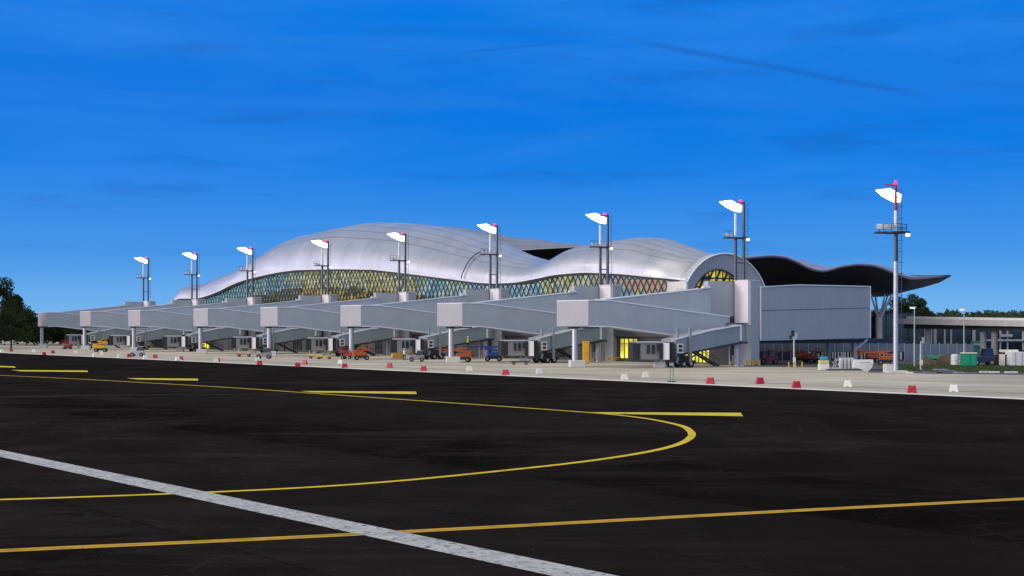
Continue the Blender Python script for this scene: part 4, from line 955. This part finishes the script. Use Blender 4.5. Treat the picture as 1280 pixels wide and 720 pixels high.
q = G(503, 451); person(q+Vector((.2, 1.2, 0)), 1.75, 0, 'worker in pale overalls and helmet standing beside the tall yellow cabinet', 'white')
# yellow cabinets
def cabinet(x, y, w_, h_, d_, m, label, cat, name='cabinet', top='redp', group=None):
    p = G(x, y); e = empty(name, p, label, cat, group); b = MB(); b.box(p+Vector((0, 0, h_/2+.05)), (w_, d_, h_), (1, .1, 0)); b.build('housing', m, e, bevel=.04)
    b = MB(); b.box(p+Vector((0, 0, h_+.1)), (w_*1.06, d_*1.06, .10), (1, .1, 0)); b.build('lid', top, e)
    b = MB(); b.box(p+Vector((.02, -d_/2-.02, h_*.5)), (w_*.8, .04, h_*.8), (1, .1, 0)); dr = b.build('door', m, e); b = MB(); b.box(p+Vector((w_*.25, -d_/2-.06, h_*.5)), (.05, .05, .25)); b.build('handle', 'dark', dr)
    b = MB()
    for a in (-.4, .4): b.box(p+Vector((a*w_, 0, .03)), (.12, d_, .06))
    b.build('skid', 'dark', e); return e
cabinet(497, 447.5, 1.7, 3.1, 1.2, 'yellow', 'tall yellow cabinet with red top under the third nearest ramp', 'cabinet')
cabinet(732.5, 455, .85, 2.9, .5, 'yellow', 'narrow yellow cabinet right of the nearest ramp column', 'cabinet', top='yellow')
# white tug with round headlamp by second cab
def tug(x, y, label, m='white', sc=1.0):
    p = G(x, y); e = empty('baggage_tug', p, label, 'tug'); b = MB()
    b.hexa([p+Vector(v)*sc for v in ((-1.3,-.7,.35),(1.3,-.7,.35),(1.3,.7,.35),(-1.3,.7,.35))], [p+Vector(v)*sc for v in ((-1.2,-.65,1.0),(1.2,-.65,1.1),(1.2,.65,1.1),(-1.2,.65,1.0))]); b.build('body', m, e, bevel=.06)
    b = MB(); b.hexa([p+Vector(v)*sc for v in ((-.1,-.6,1.05),(1.1,-.6,1.05),(1.1,.6,1.05),(-.1,.6,1.05))], [p+Vector(v)*sc for v in ((.1,-.55,1.8),(1.0,-.55,1.8),(1.0,.55,1.8),(.1,.55,1.8))]); b.build('cab', 'glass', e)
    b = MB(); b.box(p+Vector((.55, 0, 1.84))*sc, (1.1*sc, 1.25*sc, .08)); b.build('cab_roof', m, e)
    for a in (-.85, .85):
        for q_ in (-.62, .62): wheel(e, p+Vector((a, q_, .36))*sc, .36*sc, .24*sc, (0, 1, 0))
    b = MB(); b.tube(p+Vector((-1.36, -.4, .75))*sc, p+Vector((-1.25, -.4, .75))*sc, .12*sc); b.build('headlight', 'wplastic', e)
    b = MB(); b.tube(p+Vector((-1.36, .4, .75))*sc, p+Vector((-1.25, .4, .75))*sc, .12*sc); b.build('headlight', 'wplastic', e)
    return e
tug(521, 452, 'white baggage tug nosing out left of the second bridge cab', 'offwhite', .85)
tug(330, 448.5, 'pale baggage tug left of the fifth ramp column base', 'offwhite', .9)
tug(1228, 457, 'dark blue parked utility car right of the green portable cabin', 'navy', 1.15)
tug(961, 455, 'red service tug at the foot of the connecting wing', 'redp', .95)
tug(172, 445.5, 'pale lilac tug right of the second farthest ramp column', 'cladding_light', .9)
# post stands
def thin_stand(x, y, label):
    p = G(x, y); e = empty('post_stand', p, label, 'stand'); 
    for a in (-.13, .13): b = MB(); b.tube(p+Vector((a, 0, .05)), p+Vector((a, 0, 1.75)), .035, seg=8); b.build('post', 'teal', e)
    b = MB(); b.box(p+Vector((0, 0, .04)), (.75, .5, .09)); b.build('foot', 'dark', e)
    b = MB(); b.box(p+Vector((0, 0, 1.6)), (.42, .05, .25)); b.build('plate', 'galv', e)
thin_stand(839.5, 477.5, 'thin teal twin-post stand on the asphalt edge')
def signal(x, y, ytop, label, boll=True):
    p = G(x, y); s = FPX/p.y; zt = H+(408-ytop)/s; e = empty('signal_post', p, label, 'signal post', 'signal posts with box heads')
    b = MB(); b.tube(p, Zp(p, zt-.3), .11, .10, 12); b.build('pole', 'galv', e)
    b = MB(); b.box(Zp(p+Vector((-.15, 0, 0)), zt-.45), (.35, .4, .75)); b.build('signal_head', 'dark', e)
    b = MB(); b.box(Zp(p+Vector((.2, -.05, 0)), zt-.75), (.3, .35, .7)); b.build('signal_head', 'galv', e)
    b = MB(); b.box(Zp(p+Vector((-.42, 0, 0)), zt-.95), (.28, .3, .45)); b.build('camera_box', 'dark', e)
    b = MB(); b.box(Zp(p+Vector((0, -.2, 0)), .95), (.3, .2, .6)); b.build('control_box', 'wplastic', e)
    return p
sp = signal(992.5, 459.5, 412, 'signal post with dark box head between three yellow bollards')
signal(1151, 463.5, 417, 'signal post with box head on the grass right of the tall mast')
for i, (dx, ww) in enumerate(((-.75, 'left'), (0.05, 'middle'), (.85, 'right'))):
    b = MB(); c_ = sp+Vector((dx, -.7, 0)); b.tube(c_, Zp(c_, .62), .07, seg=10); b.tube(Zp(c_, .62), Zp(c_, .68), .085, .04, 10); o = b.build('bollard', 'yellow', None); tag(o, '%s one of three yellow bollards guarding the signal post' % ww, 'bollard', 'yellow bollards at the signal post')
# street lamps
def lamp(x, y, yt, label):
    p = G(x, y); zt = H+(408-yt)*p.y/FPX; e = empty('street_lamp', p, label, 'street lamp', 'thin street lamps on the right')
    b = MB(); b.tube(p, Zp(p, zt), .10, .06, 10); b.build('pole', 'galv', e); b = MB(); b.box(Zp(p+Vector((-.2, 0, 0)), zt+.08), (.75, .3, .16)); b.build('lamp_housing', 'white', e)
    b = MB(); b.box(Zp(p+Vector((-.25, 0, 0)), zt-.03), (.5, .22, .05)); b.build('lamp', 'lampsoft', e)
lamp(1143, 458.5, 385, 'slender street lamp just right of the tall mast'); lamp(1205, 458, 387, 'slender street lamp at the green portable cabin')
# stack of pale yellow tubs with blue top
p = G(1029.5, 463); e = empty('tub_stack', p, 'stacked yellow crates under a blue tarp left of the white plough blade', 'crate stack')
b = MB(); b.box(p+Vector((0, 0, .38)), (1.15, .9, .7)); b.build('crate', 'wplastic', e, bevel=.05)
b = MB(); b.box(p+Vector((0, 0, .95)), (1.08, .85, .40)); b.build('upper_crate', mat('pale_yellow', (.65,.6,.25), .6), e, bevel=.05)
b = MB(); b.box(p+Vector((.05, 0, 1.35)), (.85, .7, .38)); b.build('tarp', mat('turquoise_tarp', (.02,.33,.42), .6), e, bevel=.12)
# white plough blade with frames
p = G(1079, 464); e = empty('plough_blade', p, 'big white curved snow plough blade lying on the concrete left of the tall mast', 'plough blade'); s = p.y/FPX
out = [(1068, 449.5), (1091.5, 449.5), (1091.3, 454), (1089.5, 459), (1086.5, 463), (1083.5, 465.5), (1080.5, 464.5), (1077, 461.5), (1072, 460.5), (1066, 459.5)]
pts = [Vector(((x-640)*s, p.y, H+(408-y)*s)) for x, y in out]; b = MB()
fr = [q+Vector((0, -.25+.25*(q.z-.5)**2, 0)) for q in pts]; bk = [q+Vector((0, .45, 0)) for q in pts]
b.face(fr[::-1]); b.face(bk)
for i in range(len(pts)): j = (i+1) % len(pts); b.face([fr[i], fr[j], bk[j], bk[i]])
b.build('blade', 'white', e, weld=True, bevel=.04)
b = MB(); b.bar(pts[0]+Vector((.4, -.42, -.32)), pts[1]+Vector((-.4, -.42, -.32)), .05); b.build('rib', 'offwhite', e)
p2 = G(1052, 462.5); fr_ = empty('white_frame_rack', p2, 'row of white painted steel frames left of the plough blade', 'frame rack')
s = p2.y/FPX
b = MB(); b.bar(P(1041, 461, p2.y), P(1066, 461, p2.y), .2); b.build('base_rail', 'white', fr_)
for x in (1051, 1055.5, 1060, 1064.5): b = MB(); b.box(Vector(((x-640)*s, p2.y, .75)), (.24, .9, 1.3)); b.build('upright', 'white', fr_)
b = MB()
for x0, y0, x1, y1 in ((1041, 460, 1045, 448), (1045, 448, 1050, 459), (1044, 459, 1049, 446), (1048, 447, 1053, 452), (1040, 453, 1048, 453)): b.bar(P(x0, y0, p2.y+.4), P(x1, y1, p2.y+.4), .13)
b.build('cross_brace', 'galv', fr_)
b = MB(); q = G(1045, 463); b.box(q+Vector((2, .0, .08)), (6.5, 1.6, .16)); o = b.build('pallet_deck', 'soffit', None); tag(o, 'dark low pallet deck under the white frames', 'pallet')

# ================================================================ RIGHT BACKGROUND
# screen fence of grey panels
FN = empty('panel_fence', Vector((52, 215, 0)), 'long grey translucent panel fence behind the connecting wing', 'fence')
Yf = 216
def fx(px): return (px-640)/FPX*Yf
mfence = mat('fence_panel', (.17,.21,.26), .4, 0, .2, .5, spec=.6); i = 0; x = fx(945)
pnl = MB(); pst = MB(); low_ = MB()
while x < fx(1212):
    full = x > fx(1128)
    pnl.box((x+.62, Yf, 1.38 if full else 2.02), (1.14, .06, 2.3 if full else 1.15)); pst.box((x, Yf-.06, 1.3), (.10, .08, 2.75)); x += 1.24
pnl.build('panels', mfence, FN); pst.build('posts', 'galv', FN)
low_.box(((fx(945)+fx(1128))/2, Yf+.3, 1.43), (fx(1128)-fx(945), .2, .12)); low_.build('rail', 'dark', FN)
# row of small white window posts of the low building behind
LBd = empty('low_depot', Vector((55, 222, 0)), 'dark low depot building with slim white posts behind the panel fence', 'building')
b = MB(); b.box((fx(1040)*1.03, 224, 1.6), (21.5, 4, 3.2)); b.build('wall', 'navy', LBd); rg2 = random.Random(5)
for px in (1012, 1017, 1023, 1028, 1032, 1036, 1041, 1044, 1048, 1052, 1056, 1060, 1064, 1071, 1077, 1081, 1087, 1093, 1100, 1105, 1121, 1126, 1131, 1136):
    b = MB(); xx = (px-640)/FPX*219; b.box((xx, 219.0, .85), (rg2.choice((.14, .18, .26)), .15, rg2.uniform(.9, 1.5))); b.build('white_post', 'white', LBd)
# glass hall under the canopy
GH = empty('glass_hall', Vector((60, 266, 0)), 'dark glazed entrance hall below the sweeping canopy', 'building')
b = MB(); x0, x1 = (930-640)/FPX*264, (1142-640)/FPX*264; b.box(((x0+x1)/2, 270, 3.6), (x1-x0, 12, 7.2)); b.build('glass_wall', 'glass', GH)
b = MB(); x = x0
while x < x1: b.box((x, 263.9, 3.6), (.12, .14, 7.2)); x += 1.9
for zz in (2.4, 4.9): b.box(((x0+x1)/2, 263.88, zz), (x1-x0, .1, .12))
b.build('mullions', mat('green_grey_mullion', (.06,.10,.09), .4), GH)
b = MB(); b.box(((x0+x1)/2, 270, 7.32), (x1-x0+.8, 13, .2)); b.build('roof_slab', 'dark', GH)
# viaduct
VD = empty('viaduct', Vector((80, 250, 0)), 'pale concrete road viaduct on round twin columns at the right edge', 'viaduct')
a, c_ = P(1128, 401.3, 268), P(1330, 405.0, 240)
dv = (c_-a).normalized(); b = MB(); b.bar(a, c_, 9, .95); b.build('deck', 'pylon', VD)
b = MB(); b.bar(a+Vector((-.5, -4.55, .35)), c_+Vector((0, -4.55, .35)), .16, .9); b.build('parapet', 'white', VD)
b = MB(); b.bar(a+Vector((0, -1.0, -.85)), c_+Vector((0, -1.0, -.85)), 4.5, .8); b.build('girder', 'soffit', VD)
for px in (1229, 1243, 1160, 1300, 1312):
    k = (px-1128)/202; q = a.lerp(c_, k); Yq = q.y-2.0; xx = (px-640)/FPX*Yq
    b = MB(); b.tube((xx, Yq, 0), (xx, Yq, q.z-.9), .52, seg=20); b.tube((xx, Yq, q.z-1.1), (xx, Yq, q.z-.75), .62, .8, 20); b.build('column', 'pylon', VD)
# building behind the viaduct
BB = empty('glazed_block', Vector((95, 285, 0)), 'dark glazed block with pale mullions seen beneath the viaduct', 'building')
b = MB(); x0, x1 = (1120-640)/FPX*288, (1350-640)/FPX*288; b.box(((x0+x1)/2, 292, 2.75), (x1-x0, 10, 5.5)); b.build('wall', 'glass', BB)
for i, px in enumerate((1140, 1156, 1164, 1168.5, 1180.5, 1188.5, 1217, 1250, 1259, 1279)):
    b = MB(); b.box(((px-640)/FPX*286.8, 286.7, 3.0), (.30 if i % 3 else .55, .3, 5.0)); b.build('mullion', 'pylon', BB)
b = MB(); b.box((P(1262, 427, 286).x, 286.3, 2.4), (8.5, .5, .35)); b.box((P(1258, 422, 286).x, 286.2, 3.3), (2.4, .5, .5)); b.box((P(1222, 431, 286).x, 286.3, 1.6), (2.2, .4, .3)); b.build('awning', 'pylon', BB)
b = MB(); b.box((P(1222, 440, 286).x, 286.35, 1.2), (2.4, .2, 2.2)); b.build('green_door', 'teal', BB)
# portable cabin, toilets
p = G(1213, 458.3); e = empty('portable_cabin', p, 'green portable cabin with pale roof beside the right street lamp', 'cabin'); 
b = MB(); b.box(p+Vector((0, .7, .85)), (1.65, 1.5, 1.55)); b.build('wall', 'green', e, bevel=.04)
b = MB(); b.box(p+Vector((0, .7, 1.68)), (1.75, 1.6, .14)); b.build('roof', 'wplastic', e, bevel=.05)
for a in (-.42, .36): b = MB(); b.box(p+Vector((a, -.07, .85)), (.62, .05, 1.35)); b.build('door', mat('green_door', (.01,.34,.18), .5), e)
b = MB(); b.box(p+Vector((0, .7, .04)), (1.6, 1.4, .08)); b.build('skid', 'dark', e)
def drum(x, y, r, h_, m, label):
    p = G(x, y); e = empty('storage_tank', p, label, 'tank', 'pale tanks left of the portable cabin'); b = MB(); b.tube(p, Zp(p, h_), r, seg=18); b.tube(Zp(p, h_), Zp(p, h_+.15), r, r*.5, 18); b.build('shell', m, e); b = MB(); b.tube(Zp(p, h_*.5), Zp(p, h_*.5+.08), r*1.03, seg=18); b.build('band', 'galv', e)
drum(1193.5, 456.8, .5, 1.3, 'white', 'pinkish white tank left of the green cabin, farther of two'); drum(1200, 456.8, .5, 1.2, 'offwhite', 'greyish tank touching the left side of the lamp by the green cabin')
# soil heaps
def heap(x, y, wd, h_, label, m='soil'):
    p = G(x, y); b = MB(); n = 26; hh = lambda i, j: 0
    grid = [[None]*(n+1) for _ in range(n+1)]
    for i in range(n+1):
        for j in range(n+1):
            u, v = i/n*2-1, j/n*2-1; f = max(0, 1-(u*u+v*v)); zz = h_*f**.7*(.75+.6*noise.noise(Vector((u*2.5+x, v*2.5, 1))))+ .12*noise.noise(Vector((u*9+x, v*9, 4)))*f**.3
            grid[i][j] = p+Vector((u*wd/2, v*1.5, max(0, zz)))
    for i in range(n):
        for j in range(n): b.face([grid[i][j], grid[i+1][j], grid[i+1][j+1], grid[i][j+1]])
    o = b.build('soil_heap', m, None, weld=True); tag(o, label, 'soil heap')
heap(1181, 455.5, 5.5, 1.5, 'brown heap of soil in front of the grey panel fence'); heap(1160, 456, 3.0, 1.1, 'smaller dark heap under a green sheet at the signal post')
b = MB(); q = G(1163, 455.5); b.hexa([q+Vector(v) for v in ((-1.6,-.7,.75),(1.7,-.7,.75),(1.7,.7,.75),(-1.6,.7,.75))], [q+Vector(v) for v in ((-1.3,-.6,1.15),(1.3,-.6,1.2),(1.3,.6,1.2),(-1.3,.6,1.15))]); o = b.build('green_sheet', 'green', None); tag(o, 'crumpled green sheet lying on the small heap', 'sheet')
# white containers and pipes at the far right
p = G(1272, 458); e = empty('white_container', p, 'white box container at the far right edge below the viaduct', 'container'); b = MB(); b.box(p+Vector((.6, .9, .95)), (2.8, 1.9, 1.7)); b.build('box', 'white', e, bevel=.04); b = MB(); b.box(p+Vector((-.35, -.08, .95)), (.06, .06, 1.6)); b.box(p+Vector((.5, -.08, .95)), (.06, .06, 1.6)); b.build('door_rail', 'galv', e)
p = G(1259, 457.5); e = empty('site_shelter', p, 'cream shelter with dark opening left of the white container', 'shelter'); b = MB()
b.box(p+Vector((-.55, .3, .9)), (.4, 1.2, 1.8)); b.box(p+Vector((.3, .3, 1.75)), (2.1, 1.2, .6)); b.build('frame', 'wplastic', e, bevel=.04); b = MB(); b.box(p+Vector((.45, .7, .7)), (1.4, .3, 1.4)); b.build('opening', 'soffit', e)
for x, m_, lb in ((1238.5, 'white', 'short white pipe standing by the viaduct columns'), (1246.5, 'soffit', 'dark round cable drum right of the viaduct columns')):
    p = G(x, 457); b = MB()
    if m_ == 'white': b.tube(p, Zp(p, 1.3), .2, seg=14); nm = 'standing_pipe'; ct_ = 'pipe'
    else:
        b.tube(p+Vector((0, -.35, .7)), p+Vector((0, -.25, .7)), .7, seg=20); b.tube(p+Vector((0, .25, .7)), p+Vector((0, .35, .7)), .7, seg=20); b.tube(p+Vector((0, -.3, .7)), p+Vector((0, .3, .7)), .35, seg=16); nm = 'cable_drum'; ct_ = 'cable drum'
    o = b.build(nm, m_, None); tag(o, lb, ct_)
# flat pile of grey mats and slabs on the service road
p = G(1180, 467); e = empty('mat_pile', p, 'flat pile of grey mats and bars on the service road', 'pile'); rg3 = random.Random(2)
for i in range(9):
    b = MB(); a0 = rg3.uniform(-.25, .25); b.box(p+Vector((rg3.uniform(-1.6, 1.6), rg3.uniform(-.3, .6), .08+.07*i if i < 6 else .1)), (rg3.uniform(1.2, 2.2), .8, .07), (math.cos(a0), math.sin(a0), 0)); b.build('mat', rg3.choice(['galv', 'service', 'tunnel']), e)
for x, y, L_, lb in ((1137, 467.2, .7, 'left small white slab on the service road edge'), (1264, 466.5, 1.3, 'long white slab at the right end of the service road'), (1243, 466.3, 1.0, 'grey slab left of the long white slab'), (1230, 466, .9, 'leftmost of the grey slabs on the grass edge')):
    b = MB(); q = G(x, y); b.box(q+Vector((0, 0, .1)), (L_, .5, .18)); o = b.build('paving_slab', 'white' if 'white' in lb else 'concrete', None, bevel=.02); tag(o, lb, 'slab')
# small pallets and fittings beneath the ramps
for i, (x, y, lb) in enumerate(((650, 456, 'low dark trolley between the second and third bridges'), (405, 449, 'low yellow barrow under the fifth bridge'), (395, 448, 'yellow cable protector left of the fourth bridge cab'), (305, 446, 'orange trolley below the fifth gate tower'))):
    p = G(x, y); e = empty('trolley', p, lb, 'trolley', 'low trolleys under the pier'); m_ = ('dark', 'yellow', 'yellow', 'orange')[i]
    b = MB(); b.box(p+Vector((0, 0, .42)), (2.4, 1.1, .14)); b.build('deck', m_, e); b = MB(); b.bar(p+Vector((1.2, 0, .4)), p+Vector((1.7, 0, 1.1)), .06); b.build('handle', 'dark', e)
    for a in (-.8, .8):
        for q_ in (-.5, .5): wheel(e, p+Vector((a, q_, .2)), .2, .12, (0, 1, 0))

# ================================================================ TREES
def leafmat(name, c):
    m = bpy.data.materials.new(name); m.use_nodes = True; t = m.node_tree; b = t.nodes['Principled BSDF']
    tcn = t.nodes.new('ShaderNodeTexCoord'); n = t.nodes.new('ShaderNodeTexNoise'); n.inputs['Scale'].default_value = .55; n.inputs['Detail'].default_value = 5; t.links.new(tcn.outputs['Object'], n.inputs['Vector'])
    gi = t.nodes.new('ShaderNodeNewGeometry')
    col = ramp(t, n.outputs[0], [(.3, tuple(x*.45 for x in c)), (.7, tuple(x*1.5 for x in c))])
    col = mixc(t, mth(t, 'MULTIPLY', gi.outputs['Random Per Island'], .5), col, tuple(x*.5 for x in c))
    t.links.new(col, b.inputs['Base Color']); b.inputs['Roughness'].default_value = .8; b.inputs['Specular IOR Level'].default_value = .15
    return m
LM = [leafmat('foliage_dark', (.022,.034,.013)), leafmat('foliage_mid', (.032,.050,.016)), leafmat('foliage_olive', (.045,.052,.018))]
def tree(p, h_, rad, label, m, seed, nleaf=5200, leaf=.34, group='trees beyond the pier'):
    r = random.Random(seed); e = empty('tree', p, label, 'tree', group)
    b = MB(); pts = [Vector((0, 0, 0))]; 
    for i in range(1, 7): pts.append(Vector((r.uniform(-.2, .2)*i*.4, r.uniform(-.2, .2)*i*.4, h_*.13*i)))
    for i in range(6): b.tube(p+pts[i], p+pts[i+1], .05*h_/2*(1-i/7.5)*.75, .05*h_/2*(1-(i+1)/7.5)*.75, 8)
    blobs = []
    for i in range(15):
        a = r.random()*6.28; zz = h_*r.uniform(.22, .92); k = 1-abs(zz/h_-.5)*1.1; rr = rad*r.uniform(.15, .75)*max(.3, k); c_ = Vector((math.cos(a)*rr, math.sin(a)*rr, zz)); blobs.append((c_, rad*r.uniform(.28, .48)))
        j = min(5, int(zz/h_/.13)); b.tube(p+pts[max(1, j-1)], p+c_, .07, .03, 5, cap=False)
    b.build('trunk', 'bark', e)
    lb = MB()
    for i in range(nleaf):
        c_, br2 = blobs[r.randrange(len(blobs))]; d_ = Vector((r.gauss(0, 1), r.gauss(0, 1), r.gauss(0, 1))).normalized(); q = p+c_+Vector((d_.x, d_.y, d_.z*.75))*br2*(r.random()**.33)*(1+.35*noise.noise(d_*2.3+c_))
        if q.z < .15: continue
        a = Vector((r.gauss(0, 1), r.gauss(0, 1), r.gauss(0, .6))).normalized(); s2 = a.orthogonal().normalized(); L = leaf*r.uniform(.6, 1.3)
        lb.face([q-a*L*.5, q+s2*L*.32, q+a*L*.5, q-s2*L*.32], [(0, 0)]*4)
    lb.build('crown', m, e)
tl = [(-30, 330, 350, 5.2), (-6, 335, 350, 5.6), (14, 344, 366, 4.4), (33, 392, 384, 4.4), (54, 396, 398, 4.4), (74, 398, 399, 4.4), (95, 396, 398, 4.6), (115, 398, 401, 4.6), (-60, 340, 360, 6), (14, 362, 372, 6), (135, 400, 402, 4.5), (43, 394, 396, 5)]
wl_ = ['tall dark tree partly cut by the left edge of the photo', 'tallest dark tree at the left edge', 'second dark tree from the left, just lower than its neighbour', 'dark tree stepping down toward the farthest ramp', 'tree directly behind the farthest ramp end box', 'tree behind the farthest ramp, between its columns', 'tree behind the red cherry picker', 'tree behind the second farthest ramp column', 'dark tree beyond the left edge', 'bushy tree filling the gap behind the tallest left tree', 'tree behind the second farthest bridge', 'low tree between the left trees and the farthest ramp']
for i, (px, Y, yt, rd) in enumerate(tl):
    h_ = H+(408-yt)/FPX*Y; tree(Vector(((px-640)/FPX*Y, Y, 0)), h_*1.02, rd, wl_[i], LM[i % 2], 10+i, 6500, .42)
for i, (px, Y, yt, rd, lb_) in enumerate(((1128, 330, 370, 4.2, 'round dark tree right behind the tall mast'), (1141, 335, 367, 3.6, 'tallest tree of the clump right of the tall mast'), (1154, 340, 373, 3.0, 'right-hand tree of the clump with loose crown'), (1110, 335, 384, 3.6, 'lower tree behind the raking canopy columns'), (1095, 338, 388, 3.4, 'low tree at the end of the connecting wing'))):
    h_ = H+(408-yt)/FPX*Y; tree(Vector(((px-640)/FPX*Y, Y, 0)), h_*1.02, rd, lb_, LM[i % 3], 40+i, 5200, .40, 'tree clump behind the viaduct')
# distant wood: one mass of foliage along the skyline
fw = MB(); r = random.Random(77)
for i in range(42000):
    px = r.uniform(1060, 1420); Y = r.uniform(470, 560)
    top = 387.0-4.0*noise.noise(Vector((px*.045, 1, 0)))-3.0*noise.noise(Vector((px*.16, 5, 0)))-(1 if px > 1180 else 0)
    zt = H+(408-top)/FPX*500; k = (Y-470)/90; cell = noise.noise(Vector((px*.25, Y*.05, 2)))
    zz = zt*(.55+.45*k)*(r.random()**.45)*(1+.06*cell); q = Vector(((px-640)/FPX*Y, Y, zz)); a = Vector((r.gauss(0, 1), r.gauss(0, 1), r.gauss(0, .7))).normalized(); s2 = a.orthogonal().normalized(); L = r.uniform(.6, 1.5)
    fw.face([q-a*L*.5, q+s2*L*.35, q+a*L*.5, q-s2*L*.35], [(0, 0)]*4)
o = fw.build('distant_wood', LM[1]); tag(o, 'distant dark wood along the skyline at the right', 'wood', kind='stuff')
fw = MB()
for i in range(9000):
    px = r.uniform(-150, 230); Y = r.uniform(400, 440); top = 402-3*noise.noise(Vector((px*.06, 9, 0)))
    zt = H+(408-top)/FPX*420; q = Vector(((px-640)/FPX*Y, Y, zt*r.random()**.5)); a = Vector((r.gauss(0, 1), r.gauss(0, 1), r.gauss(0, .7))).normalized(); s2 = a.orthogonal().normalized(); L = r.uniform(.6, 1.4)
    fw.face([q-a*L*.5, q+s2*L*.35, q+a*L*.5, q-s2*L*.35], [(0, 0)]*4)
o = fw.build('hedge_belt', LM[0]); tag(o, 'dark tree belt behind the far end of the pier', 'wood', kind='stuff')
